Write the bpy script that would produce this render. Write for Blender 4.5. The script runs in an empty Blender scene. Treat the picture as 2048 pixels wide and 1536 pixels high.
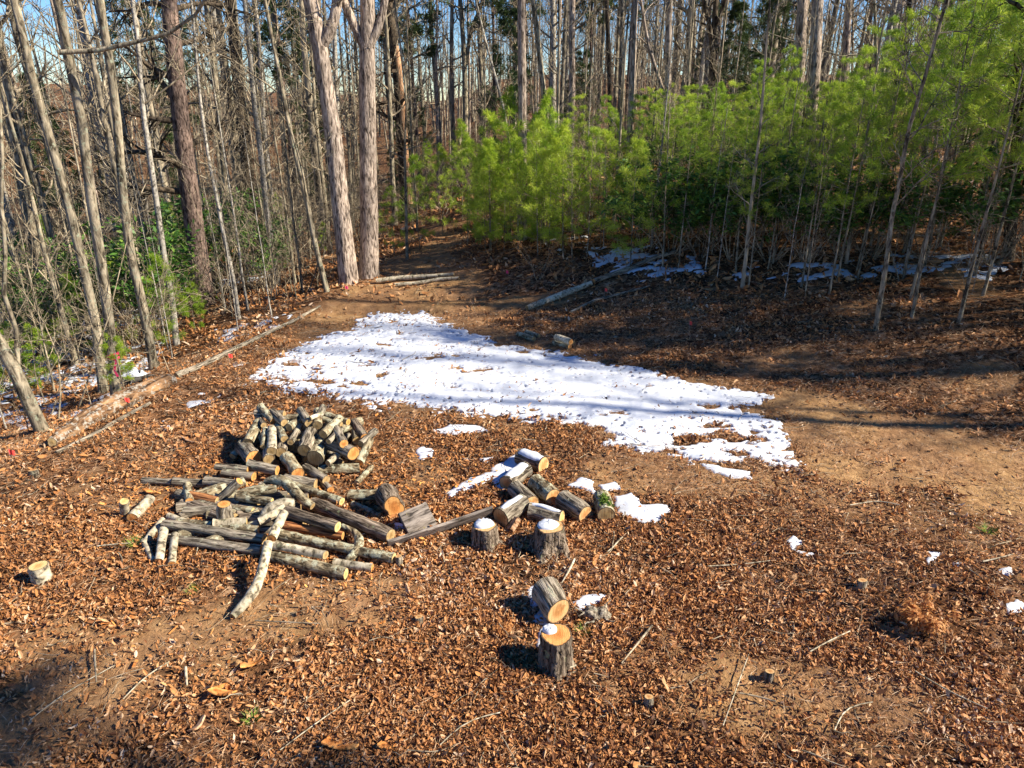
import bpy, math, random
import numpy as np
from mathutils import Vector
sc = bpy.context.scene
R_ = math.radians
# ------------------------------------------------------------------ camera, sky, sun
H, PITCH, FPX = 3.8, R_(22), 1400.0
cam = bpy.data.cameras.new('camera'); camo = bpy.data.objects.new('camera', cam)
sc.collection.objects.link(camo); sc.camera = camo
camo.location = (0, 0, H); camo.rotation_euler = (R_(90) - PITCH, 0, 0)
cam.sensor_width = 36; cam.lens = 36 * FPX / 2048; cam.clip_start = .05; cam.clip_end = 2000
sc.render.resolution_x, sc.render.resolution_y = 1024, 768
SUN_EL, SUN_AZ = R_(36), math.atan2(-.16, 1.0)          # sun stands to the right, a little behind the camera
sdir = Vector((math.cos(SUN_AZ) * math.cos(SUN_EL), math.sin(SUN_AZ) * math.cos(SUN_EL), math.sin(SUN_EL)))
w = bpy.data.worlds.new('World'); sc.world = w; w.use_nodes = True
nt = w.node_tree; sky = nt.nodes.new('ShaderNodeTexSky'); sky.sky_type = 'NISHITA'; sky.sun_disc = False
sky.sun_elevation = SUN_EL; sky.sun_rotation = R_(90) - SUN_AZ; sky.dust_density = 0.1; sky.air_density = 1.0; sky.ozone_density = 4.0
sky.altitude = 900
hs = nt.nodes.new('ShaderNodeHueSaturation'); hs.inputs['Hue'].default_value = .512; hs.inputs['Saturation'].default_value = 1.35; hs.inputs['Value'].default_value = .88
nt.links.new(sky.outputs[0], hs.inputs['Color']); nt.links.new(hs.outputs[0], nt.nodes['Background'].inputs[0]); nt.nodes['Background'].inputs[1].default_value = .085
sl = bpy.data.lights.new('sun', 'SUN'); sl.energy = 4.8; sl.angle = R_(.8); sl.color = (1, .92, .78)
so = bpy.data.objects.new('sun', sl); sc.collection.objects.link(so)
so.rotation_euler = (-sdir).to_track_quat('-Z', 'Y').to_euler()
vs = sc.view_settings; vs.view_transform = 'Standard'; vs.look = 'None'; vs.gamma = 1; vs.exposure = 1.2; vs.use_curve_mapping = False

# ------------------------------------------------------------------ noise and terrain
_rs = np.random.RandomState(5); _tab = _rs.rand(256, 256)
def vn(x, y):
    x = np.asarray(x, float); y = np.asarray(y, float)
    xi = np.floor(x).astype(int); yi = np.floor(y).astype(int); fx = x - xi; fy = y - yi
    fx = fx * fx * (3 - 2 * fx); fy = fy * fy * (3 - 2 * fy)
    a = _tab[xi & 255, yi & 255]; b = _tab[(xi + 1) & 255, yi & 255]; c = _tab[xi & 255, (yi + 1) & 255]; d = _tab[(xi + 1) & 255, (yi + 1) & 255]
    return ((a * (1 - fx) + b * fx) * (1 - fy) + (c * (1 - fx) + d * fx) * fy) * 2 - 1
def fbm(x, y, o=3):
    s = 0; a = 1; t = 0
    for i in range(o):
        s = s + a * vn(x * 2 ** i + 17.3 * i, y * 2 ** i - 9.1 * i); t += a; a *= .5
    return s / t
def sp(v, k=1.5): return np.logaddexp(0, v * k) / k
def ss(v): v = np.clip(v, 0, 1); return v * v * (3 - 2 * v)
def edge_d(x, y): return x - (-5.5 + .23 * (np.clip(y, 3, 24) - 7.6))
def bank_d(x, y):
    d1 = (x + .8) * .663 + (y - 14) * .747; d2 = x + 1.7 + .06 * (y - 15)
    return -np.logaddexp(-d1 * 2, -d2 * 2) / 2
def T(x, y):
    x = np.asarray(x, float); y = np.asarray(y, float)
    e = edge_d(x, y); l = sp(-e, 1.8); s = sp(bank_d(x, y) - .2, 2)
    z = -2.6 * (1 - np.exp(-l * .115)) + .10 * np.exp(-(e / .6) ** 2) * ss((y - 5) / 3)
    z = z + 1.15 * (1 - np.exp(-s * .27)) + .06 * np.minimum(s, 12)
    z = z + 5.6 * ss((y - 38) / 80) + 4 * ss((-x - 34) / 60)
    rough = ss(sp(bank_d(x, y), 3)) + ss(l) + .35
    z = z + .10 * fbm(x * .35, y * .35, 2) * rough + .035 * fbm(x * 1.3 + 5, y * 1.3, 2) * rough + .018 * fbm(x * 4.5, y * 4.5, 2)
    z = z + .16 * np.exp(-(((x - 3.6) / .9) ** 2 + ((y - 4.6) / .55) ** 2)) + .1 * np.exp(-(((x - 4.4) / .6) ** 2 + ((y - 5.0) / .4) ** 2))
    # wheel ruts across the head of the clearing
    z = z - .05 * np.cos((y + .12 * x) * 2 * math.pi / 1.15) * ss((y - 12.7) / .6) * ss((17 - y) / 1) * ss((x + 4.2) / .6) * ss((.2 - x) / 1.5)
    return z
def ray(px, py):
    u = (px - 1024) / FPX; v = -(py - 768) / FPX
    return np.array([u, math.cos(PITCH) + v * math.sin(PITCH), -math.sin(PITCH) + v * math.cos(PITCH)])
def at(px, py, h=0.0):
    """point of the ground (plus h) seen at a photo pixel"""
    d = ray(px, py); t = 1.0; step = .25
    while t < 300:
        p = d * t
        if H + p[2] < T(p[0], p[1]) + h:
            a, b = t - step, t
            for _ in range(24):
                m = (a + b) / 2; p = d * m
                if H + p[2] < T(p[0], p[1]) + h: b = m
                else: a = m
            p = d * b; return np.array([p[0], p[1], H + p[2]])
        t += step
    p = d * 60; return np.array([p[0], p[1], T(p[0], p[1]) + h])
def at_depth(px, py, Y):
    d = ray(px, py); t = Y / d[1]; return np.array([d[0] * t, Y, H + d[2] * t])
def pxof(x, y, z):
    dz = z - H; f = y * math.cos(PITCH) - dz * math.sin(PITCH); v = y * math.sin(PITCH) + dz * math.cos(PITCH)
    return 1024 + FPX * x / f, 768 - FPX * v / f, f

def poly_sd(x, y, P):
    """signed distance to polygon P, positive inside"""
    P = np.asarray(P); n = len(P); ins = np.zeros(x.shape, bool); d = np.full(x.shape, 1e9)
    for i in range(n):
        ax, ay = P[i]; bx, by = P[(i + 1) % n]; ex, ey = bx - ax, by - ay
        t = np.clip(((x - ax) * ex + (y - ay) * ey) / (ex * ex + ey * ey + 1e-12), 0, 1)
        d = np.minimum(d, (x - ax - t * ex) ** 2 + (y - ay - t * ey) ** 2)
        c = ((ay > y) != (by > y)) & (x < ex * (y - ay) / ((ey if abs(ey) > 1e-9 else 1e-9)) + ax); ins ^= c
    d = np.sqrt(d); return np.where(ins, d, -d)
def gp(pts): return [tuple(at(a, b)[:2]) for a, b in pts]

# ------------------------------------------------------------------ mesh helpers
C = sc.collection
def mesh(name, V, F4=None, F3=None, mi=None, smooth=True, attrs=None):
    V = np.asarray(V, np.float32).reshape(-1, 3); me = bpy.data.meshes.new(name)
    F4 = np.zeros((0, 4), int) if F4 is None else np.asarray(F4, int).reshape(-1, 4)
    F3 = np.zeros((0, 3), int) if F3 is None else np.asarray(F3, int).reshape(-1, 3)
    me.vertices.add(len(V)); me.vertices.foreach_set('co', V.ravel())
    idx = np.concatenate([F4.ravel(), F3.ravel()]).astype(np.int32)
    me.loops.add(len(idx)); me.loops.foreach_set('vertex_index', idx)
    n4, n3 = len(F4), len(F3); st = np.concatenate([np.arange(n4) * 4, n4 * 4 + np.arange(n3) * 3]).astype(np.int32)
    me.polygons.add(n4 + n3); me.polygons.foreach_set('loop_start', st)
    if mi is not None: me.polygons.foreach_set('material_index', np.asarray(mi, np.int32))
    me.polygons.foreach_set('use_smooth', np.full(n4 + n3, smooth))
    me.update(calc_edges=True); me.validate()
    for k, a in (attrs or {}).items():
        at_ = me.attributes.new(k, 'FLOAT', 'POINT'); at_.data.foreach_set('value', np.asarray(a, np.float32))
    return me
def obj(name, me, mats, parent=None, loc=None):
    o = bpy.data.objects.new(name, me); C.objects.link(o)
    if not isinstance(mats, (list, tuple)): mats = [mats]
    if me is not None and len(me.materials) == 0:
        for m in mats: me.materials.append(m)
    if parent: o.parent = parent
    if loc is not None: o.location = loc
    return o
def tag(o, label=None, cat=None, group=None, kind=None):
    for k, v in (('label', label), ('category', cat), ('group', group), ('kind', kind)):
        if v: o[k] = v
    return o
def empty(name, loc, label, cat, group=None, rz=0):
    o = bpy.data.objects.new(name, None); C.objects.link(o); o.location = tuple(loc); o.rotation_euler.z = rz
    o.empty_display_size = .1
    return tag(o, label, cat, group)
def copy_tree(o, parent=None):
    c = o.copy(); C.objects.link(c)
    if parent: c.parent = parent
    for ch in list(o.children): copy_tree(ch, c)
    return c
def nrm(v): return v / (np.linalg.norm(v, axis=-1, keepdims=True) + 1e-9)
def tubes(P, R, n=6, rough=0.0, rng=None):
    P = np.asarray(P, float); R = np.asarray(R, float); N, k, _ = P.shape
    Tn = nrm(np.gradient(P, axis=1)); mean = nrm(P[:, -1] - P[:, 0]); ref = np.eye(3)[np.argmin(np.abs(mean), axis=1)][:, None, :]
    S = nrm(np.cross(Tn, ref)); B = np.cross(Tn, S); a = np.arange(n) * 2 * math.pi / n
    rr = np.repeat(R[:, :, None], n, axis=2)
    if rough and rng is not None: rr = rr * (1 + rough * (rng.rand(N, 1, n) - .5) + rough * .6 * (rng.rand(N, k, n) - .5))
    V = P[:, :, None, :] + rr[..., None] * (np.cos(a)[None, None, :, None] * S[:, :, None, :] + np.sin(a)[None, None, :, None] * B[:, :, None, :])
    i = np.arange(N)[:, None, None] * k * n + np.arange(k - 1)[None, :, None] * n; j = np.arange(n)[None, None, :]; j2 = (j + 1) % n
    F = np.stack([i + j, i + j2, i + n + j2, i + n + j], -1).reshape(-1, 4)
    return V.reshape(-1, 3), F
class Acc:
    def __init__(s): s.V = []; s.F4 = []; s.F3 = []; s.m4 = []; s.m3 = []; s.n = 0; s.A = {}
    def add(s, V, F4=None, F3=None, m=0, **at_):
        V = np.asarray(V).reshape(-1, 3)
        if F4 is not None and len(F4): s.F4.append(np.asarray(F4) + s.n); s.m4.append(np.full(len(F4), m))
        if F3 is not None and len(F3): s.F3.append(np.asarray(F3) + s.n); s.m3.append(np.full(len(F3), m))
        s.V.append(V); s.n += len(V)
        for k, v in at_.items(): s.A.setdefault(k, []).append(np.broadcast_to(v, (len(V),)))
    def build(s, name, smooth=True):
        F4 = np.concatenate(s.F4) if s.F4 else None; F3 = np.concatenate(s.F3) if s.F3 else None
        mi = np.concatenate(s.m4 + s.m3); return mesh(name, np.concatenate(s.V), F4, F3, mi, smooth, {k: np.concatenate(v) for k, v in s.A.items()})

# ------------------------------------------------------------------ materials
def mat(name): m = bpy.data.materials.new(name); m.use_nodes = True; return m, m.node_tree.nodes, m.node_tree.links
def N_(n, t, **k):
    x = n.new('ShaderNode' + t)
    for a, b in k.items():
        if a.startswith('i_'): x.inputs[a[2:].replace('_', ' ')].default_value = b
        else: setattr(x, a, b)
    return x
def ramp(n, stops):
    r = n.new('ShaderNodeValToRGB'); e = r.color_ramp.elements
    while len(e) < len(stops): e.new(.5)
    for q, (p, c) in zip(e, stops): q.position = p; q.color = (*c, 1)
    return r
def noise_col(n, l, vec, scale, stops, detail=4, rough=.6, dist=0):
    t = N_(n, 'TexNoise'); t.inputs['Scale'].default_value = scale; t.inputs['Detail'].default_value = detail
    t.inputs['Roughness'].default_value = rough; t.inputs['Distortion'].default_value = dist
    l.new(vec, t.inputs['Vector']); r = ramp(n, stops); l.new(t.outputs['Fac'], r.inputs[0]); return r, t
def mixc(n, l, fac, a, b, mode='MIX'):
    m = n.new('ShaderNodeMix'); m.data_type = 'RGBA'; m.blend_type = mode
    for s_, v in ((m.inputs[0], fac), (m.inputs[6], a), (m.inputs[7], b)):
        if isinstance(v, (float, int)): s_.default_value = v
        elif isinstance(v, tuple): s_.default_value = (*v, 1)
        else: l.new(v, s_)
    return m.outputs[2]
def bark(name, c0, c1, ridge=(9, 9, 1.6), lichen=None, lich=.55, bump=.6, scale=3.0):
    m, n, l = mat(name); b = n['Principled BSDF']; b.inputs['Roughness'].default_value = .9; b.inputs['Specular IOR Level'].default_value = .15
    tc = N_(n, 'TexCoord'); oi = N_(n, 'ObjectInfo'); mp = N_(n, 'Mapping'); mp.inputs['Scale'].default_value = ridge
    ad = N_(n, 'VectorMath', operation='ADD'); mu = N_(n, 'VectorMath', operation='SCALE'); mu.inputs[3].default_value = 7.0
    cr = N_(n, 'CombineXYZ'); l.new(oi.outputs['Random'], cr.inputs[0]); l.new(cr.outputs[0], mu.inputs[0])
    l.new(tc.outputs['Object'], ad.inputs[0]); l.new(mu.outputs[0], ad.inputs[1]); l.new(ad.outputs[0], mp.inputs[0])
    r, t = noise_col(n, l, mp.outputs[0], scale, [(.38, tuple(x * .28 for x in c0)), (.45, c0), (.62, c1)], 5, .6, .6)
    col = r.outputs[0]
    big = N_(n, 'TexNoise'); big.inputs['Scale'].default_value = 2.2; big.inputs['Detail'].default_value = 3; l.new(ad.outputs[0], big.inputs['Vector'])
    rb = ramp(n, [(.35, (.62, .62, .62)), (.65, (1.15, 1.12, 1.08))]); l.new(big.outputs['Fac'], rb.inputs[0])
    col = mixc(n, l, 1.0, col, rb.outputs[0], 'MULTIPLY')
    if lichen:
        li = N_(n, 'TexNoise'); li.inputs['Scale'].default_value = 14; li.inputs['Detail'].default_value = 4; li.inputs['Roughness'].default_value = .7; l.new(ad.outputs[0], li.inputs['Vector'])
        rl = ramp(n, [(lich - .04, (0, 0, 0)), (lich + .05, (1, 1, 1))]); l.new(li.outputs['Fac'], rl.inputs[0]); col = mixc(n, l, rl.outputs[0], col, lichen)
    l.new(col, b.inputs['Base Color'])
    bp = N_(n, 'Bump'); bp.inputs['Strength'].default_value = bump; bp.inputs['Distance'].default_value = .03
    l.new(t.outputs['Fac'], bp.inputs['Height']); l.new(bp.outputs[0], b.inputs['Normal']); return m
M = {}
M['oak'] = bark('bark_oak', (.24, .185, .145), (.54, .44, .355), (8, 8, 1.7), (.30, .29, .21), .68, bump=1.0, scale=3.2)
M['grey'] = bark('bark_grey', (.17, .14, .095), (.42, .355, .25), (5, 5, 1.5), (.26, .27, .19), .60)
M['pine'] = bark('bark_pine', (.11, .075, .06), (.28, .20, .16), (8, 8, 2.5), None)
M['dark'] = bark('bark_dark', (.06, .045, .03), (.16, .12, .08), (6, 6, 2))
M['pale'] = bark('bark_pale', (.30, .27, .22), (.50, .46, .39), (5, 5, 5), (.2, .2, .12), .66, bump=.25)
M['far'] = bark('bark_far', (.24, .20, .14), (.46, .39, .28), (2, 2, .5))
M['twig'] = bark('twig_bark', (.24, .19, .125), (.46, .38, .26), (4, 4, 4), bump=.1)
M['log_lichen'] = bark('log_bark_lichen', (.14, .105, .06), (.38, .31, .19), (9, 9, 3), (.42, .40, .27), .54, .8)
M['log_grey'] = bark('log_bark_grey', (.15, .12, .085), (.45, .385, .29), (14, 14, 1.6), (.36, .34, .23), .62, 1.0)
M['log_dark'] = bark('log_bark_furrowed', (.11, .08, .055), (.38, .30, .22), (16, 16, 1.5), (.25, .27, .14), .66, 1.0)
M['log_red'] = bark('log_bark_red', (.22, .075, .03), (.60, .27, .10), (16, 16, 1.2), None)
M['log_pale'] = bark('log_bark_pale', (.36, .30, .20), (.60, .53, .39), (5, 5, 6), (.22, .22, .13), .63, bump=.3)
M['board'] = bark('board_wood', (.17, .14, .115), (.33, .28, .235), (2, 12, 12), (.20, .16, .07), .68, bump=.3)
M['rotten'] = bark('rotten_wood', (.13, .07, .035), (.38, .22, .11), (6, 6, 1.2), (.34, .30, .24), .56, 1.0)
M['peeled'] = bark('peeled_wood', (.42, .22, .11), (.66, .42, .25), (8, 8, .8), None, bump=.3)
M['orangewood'] = bark('orange_wood', (.55, .20, .05), (.85, .42, .13), (3, 3, 3), (.16, .07, .03), .6)

def cutwood(name, c0, c1, ring):
    m, n, l = mat(name); b = n['Principled BSDF']; b.inputs['Roughness'].default_value = .75; b.inputs['Specular IOR Level'].default_value = .2
    a = N_(n, 'Attribute', attribute_name='rad'); tc = N_(n, 'TexCoord'); ns = N_(n, 'TexNoise'); ns.inputs['Scale'].default_value = 9; l.new(tc.outputs['Object'], ns.inputs[0])
    ad = N_(n, 'Math', operation='MULTIPLY_ADD'); l.new(ns.outputs['Fac'], ad.inputs[0]); ad.inputs[1].default_value = .12; l.new(a.outputs['Fac'], ad.inputs[2])
    mu = N_(n, 'Math', operation='MULTIPLY'); mu.inputs[1].default_value = ring; l.new(ad.outputs[0], mu.inputs[0])
    si = N_(n, 'Math', operation='SINE'); l.new(mu.outputs[0], si.inputs[0])
    r1 = ramp(n, [(.0, (.80, .78, .74)), (1, (1, 1, 1))]); ma = N_(n, 'MapRange'); ma.inputs[1].default_value = -1; l.new(si.outputs[0], ma.inputs[0]); l.new(ma.outputs[0], r1.inputs[0])
    r2 = ramp(n, [(.05, tuple(x * .75 for x in c0)), (.35, c0), (.75, c1), (.93, c1), (.965, (.12, .08, .05))]); l.new(ad.outputs[0], r2.inputs[0])
    r2.color_ramp.elements[3].position = .95; r2.color_ramp.elements[4].position = 1.02 if False else 1.0
    n2, _ = noise_col(n, l, tc.outputs['Object'], 25, [(.3, (.82, .8, .76)), (.6, (1.05, 1.03, 1))])
    c = mixc(n, l, 1.0, r2.outputs[0], r1.outputs[0], 'MULTIPLY'); c = mixc(n, l, 1.0, c, n2.outputs[0], 'MULTIPLY')
    mp = N_(n, 'Mapping'); mp.inputs['Scale'].default_value = (60, 5, 5); mp.inputs['Rotation'].default_value = (0, 0, .7); l.new(tc.outputs['Object'], mp.inputs[0]); n3, t3 = noise_col(n, l, mp.outputs[0], 1.5, [(.35, (.80, .76, .70)), (.6, (1.05, 1.04, 1.02))], 3); c = mixc(n, l, 1.0, c, n3.outputs[0], 'MULTIPLY')
    n4, t4 = noise_col(n, l, tc.outputs['Object'], 11, [(.56, (1, 1, 1)), (.68, (.52, .42, .34))], 4); c = mixc(n, l, .8, c, n4.outputs[0], 'MULTIPLY')
    bp = N_(n, 'Bump'); bp.inputs['Strength'].default_value = .4; bp.inputs['Distance'].default_value = .005; l.new(t3.outputs['Fac'], bp.inputs['Height']); l.new(bp.outputs[0], b.inputs['Normal'])
    l.new(c, b.inputs['Base Color']); return m
M['cut_fresh'] = cutwood('cut_wood_fresh', (.60, .30, .11), (.74, .47, .22), 60)
M['cut_orange'] = cutwood('cut_wood_orange', (.62, .25, .07), (.74, .38, .13), 50)
M['cut_tan'] = cutwood('cut_wood_tan', (.42, .28, .12), (.50, .36, .18), 50)
M['cut_pale'] = cutwood('cut_wood_pale', (.72, .47, .18), (.78, .58, .27), 60)

# ground
m, n, l = mat('leaf_litter_ground'); b = n['Principled BSDF']; b.inputs['Roughness'].default_value = 1; b.inputs['Specular IOR Level'].default_value = .05
tc = N_(n, 'TexCoord'); vo = N_(n, 'TexVoronoi'); vo.inputs['Scale'].default_value = 16; vo.inputs['Randomness'].default_value = 1
dn = N_(n, 'TexNoise'); dn.inputs['Scale'].default_value = 9; dn.inputs['Detail'].default_value = 3; l.new(tc.outputs['Object'], dn.inputs[0])
vm = N_(n, 'VectorMath', operation='MULTIPLY_ADD'); vm.inputs[1].default_value = (.25, .25, .25); l.new(dn.outputs['Color'], vm.inputs[0]); l.new(tc.outputs['Object'], vm.inputs[2]); l.new(vm.outputs[0], vo.inputs[0])
sx = N_(n, 'SeparateColor'); l.new(vo.outputs['Color'], sx.inputs[0])
lr = ramp(n, [(.0, (.03, .016, .009)), (.3, (.10, .05, .025)), (.6, (.20, .10, .045)), (.85, (.29, .16, .08)), (1, (.40, .26, .15))]); l.new(sx.outputs[0], lr.inputs[0])
g1, _ = noise_col(n, l, tc.outputs['Object'], 1.1, [(.35, (.55, .5, .5)), (.65, (1.15, 1.1, 1.05))], 5)
leafc = mixc(n, l, 1.0, lr.outputs[0], g1.outputs[0], 'MULTIPLY')
dr, dt_ = noise_col(n, l, tc.outputs['Object'], 6, [(.3, (.15, .085, .045)), (.5, (.34, .195, .098)), (.7, (.50, .31, .165))], 8, .7)
g2, _ = noise_col(n, l, tc.outputs['Object'], .9, [(.4, (.9, .85, .8)), (.6, (1.1, 1.1, .95))], 4)
dirtc = mixc(n, l, 1.0, dr.outputs[0], g2.outputs[0], 'MULTIPLY')
da = N_(n, 'Attribute', attribute_name='dirt'); col = mixc(n, l, da.outputs['Fac'], leafc, dirtc); l.new(col, b.inputs['Base Color'])
hf = N_(n, 'TexNoise'); hf.inputs['Scale'].default_value = 28; hf.inputs['Detail'].default_value = 6; hf.inputs['Roughness'].default_value = .7; l.new(tc.outputs['Object'], hf.inputs[0])
bp = N_(n, 'Bump'); bp.inputs['Strength'].default_value = .7; bp.inputs['Distance'].default_value = .04; l.new(hf.outputs['Fac'], bp.inputs['Height']); l.new(bp.outputs[0], b.inputs['Normal'])
M['ground'] = m
# snow
m, n, l = mat('snow'); b = n['Principled BSDF']; b.inputs['Roughness'].default_value = .8; b.inputs['Specular IOR Level'].default_value = .2
tc = N_(n, 'TexCoord'); r, t = noise_col(n, l, tc.outputs['Object'], 5, [(.3, (.52, .55, .60)), (.7, (.70, .71, .73))], 6); l.new(r.outputs[0], b.inputs['Base Color'])
t2 = N_(n, 'TexNoise'); t2.inputs['Scale'].default_value = 22; t2.inputs['Detail'].default_value = 5; l.new(tc.outputs['Object'], t2.inputs[0])
bp = N_(n, 'Bump'); bp.inputs['Strength'].default_value = .2; bp.inputs['Distance'].default_value = .02; l.new(t2.outputs['Fac'], bp.inputs['Height']); l.new(bp.outputs[0], b.inputs['Normal']); M['snow'] = m
def foliage(name, stops, trans=.35, rough=.6, spec=.3, attr='tint'):
    m, n, l = mat(name); b = n['Principled BSDF']; b.inputs['Roughness'].default_value = rough; b.inputs['Specular IOR Level'].default_value = spec
    a = N_(n, 'Attribute', attribute_name=attr); r = ramp(n, stops); oi = N_(n, 'ObjectInfo'); ma = N_(n, 'MapRange'); ma.inputs[3].default_value = -.22 if 'needle' in name else 0; ma.inputs[4].default_value = .22 if 'needle' in name else 0; l.new(oi.outputs['Random'], ma.inputs[0]); ad = N_(n, 'Math', operation='ADD'); l.new(a.outputs['Fac'], ad.inputs[0]); l.new(ma.outputs[0], ad.inputs[1]); l.new(ad.outputs[0], r.inputs[0]); l.new(r.outputs[0], b.inputs['Base Color'])
    tr = N_(n, 'BsdfTranslucent'); l.new(r.outputs[0], tr.inputs[0]); mx = N_(n, 'MixShader'); mx.inputs[0].default_value = trans
    l.new(b.outputs[0], mx.inputs[1]); l.new(tr.outputs[0], mx.inputs[2]); l.new(mx.outputs[0], n['Material Output'].inputs[0]); return m
M['leaf'] = foliage('dead_leaf', [(0, (.05, .02, .010)), (.22, (.17, .065, .022)), (.42, (.36, .155, .052)), (.62, (.50, .22, .072)), (.80, (.52, .30, .14)), (1, (.66, .50, .35))], .12, .6, .3)
M['straw'] = foliage('pine_straw', [(0, (.16, .07, .03)), (.5, (.38, .19, .08)), (1, (.58, .42, .26))], .1)
M['needle'] = foliage('pine_needle', [(0, (.08, .18, .02)), (.5, (.27, .42, .03)), (1, (.56, .64, .08))], .5, .45, .4)
M['needle_dark'] = foliage('pine_needle_dark', [(0, (.03, .06, .02)), (1, (.09, .12, .035))], .25)
M['laurel'] = foliage('laurel_leaf', [(0, (.03, .09, .015)), (.6, (.08, .18, .025)), (1, (.22, .32, .05))], .15, .5, .3)
M['beech'] = foliage('beech_leaf', [(0, (.42, .17, .05)), (1, (.72, .38, .14))], .4)
M['grass'] = foliage('grass_blade', [(0, (.12, .22, .03)), (1, (.35, .42, .08))], .3)
def plain(name, c, rough=.6, emit=None):
    m, n, l = mat(name); b = n['Principled BSDF']; b.inputs['Roughness'].default_value = rough
    tc = N_(n, 'TexCoord'); r, t = noise_col(n, l, tc.outputs['Object'], 30, [(.3, tuple(x * .8 for x in c)), (.7, c)]); l.new(r.outputs[0], b.inputs['Base Color']); return m
M['pink'] = plain('pink_plastic', (.95, .05, .16)); M['wire'] = plain('steel_wire', (.3, .3, .3), .4); M['redflag'] = plain('orange_red_plastic', (.95, .07, .05))
M['rock'] = bark('dark_stone', (.05, .045, .04), (.16, .15, .14), (3, 3, 3))

# ------------------------------------------------------------------ ground sheet
track = gp([(1520, 800), (1560, 775), (1700, 800), (1900, 850), (2047, 890), (2200, 930), (2300, 1150), (2047, 1075), (1900, 1010), (1720, 975), (1590, 950), (1560, 850)])
lane = gp([(560, 690), (640, 605), (720, 575), (780, 530), (845, 485), (858, 450), (895, 446), (925, 480), (935, 540), (970, 610), (1010, 680), (1180, 715), (1420, 770), (1540, 800), (1300, 900), (900, 800), (600, 770)])
fore = gp([(0, 1250), (150, 1230), (420, 1170), (620, 1130), (860, 1170), (760, 1270), (500, 1310), (330, 1420), (150, 1500), (0, 1450)])
fore2 = gp([(1230, 1290), (1420, 1310), (1600, 1290), (1850, 1380), (1800, 1470), (1600, 1460), (1400, 1440), (1240, 1400)])
track2 = gp([(1560, 930), (1700, 960), (1900, 1010), (2060, 1080), (2060, 1180), (1850, 1090), (1650, 1040), (1500, 1020), (1400, 980), (1480, 940)])
def dirt(x, y):
    a = ss(poly_sd(x, y, track) / .5 + .5 + .9 * fbm(x * 1.6, y * 1.6, 3)); b_ = ss(poly_sd(x, y, lane) / .6 + .4 + .8 * fbm(x * 1.2, y * 1.2, 3)) * .8
    c = ss(poly_sd(x, y, fore) / .5 + .3 + .9 * fbm(x * 1.5 + 9, y * 1.5, 3)) * .85
    c = np.maximum(c, ss(poly_sd(x, y, fore2) / .4 + .3 + 1.1 * fbm(x * 1.9 + 19, y * 1.9, 3)) * .75); c = np.maximum(c, ss(poly_sd(x, y, track2) / .5 + .3 + .9 * fbm(x * 1.9 + 9, y * 2.2, 3)) * .7)
    d = ss((fbm(x * .9 + 40, y * .9, 4) - .22) * 5) * .7
    return np.clip(np.maximum(np.maximum(a, b_), np.maximum(c, d)), 0, 1)
def axis(lo, hi, a, b_, st, g):
    v = list(np.arange(a, b_, st)); s_ = st; q = v[-1]
    while q < hi: s_ *= g; q += s_; v.append(q)
    s_ = st; q = v[0]; left = []
    while q > lo: s_ *= g; q -= s_; left.append(q)
    return np.array(left[::-1] + v)
def grid(xs, ys, Z, keep=None):
    nx, ny = len(xs), len(ys); X, Y = np.meshgrid(xs, ys, indexing='ij'); i = np.arange(nx * ny).reshape(nx, ny)
    F = np.stack([i[:-1, :-1], i[1:, :-1], i[1:, 1:], i[:-1, 1:]], -1).reshape(-1, 4)
    return np.stack([X, Y, Z], -1).reshape(-1, 3), F
xs = axis(-260, 260, -9, 10, .05, 1.05); ys = axis(-120, 420, 2.0, 17, .05, 1.05)
X, Y = np.meshgrid(xs, ys, indexing='ij'); V, F = grid(xs, ys, T(X, Y))
D = dirt(X.ravel(), Y.ravel())
tag(obj('ground', mesh('ground', V, F, attrs={'dirt': D}), M['ground']), kind='structure')

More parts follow.
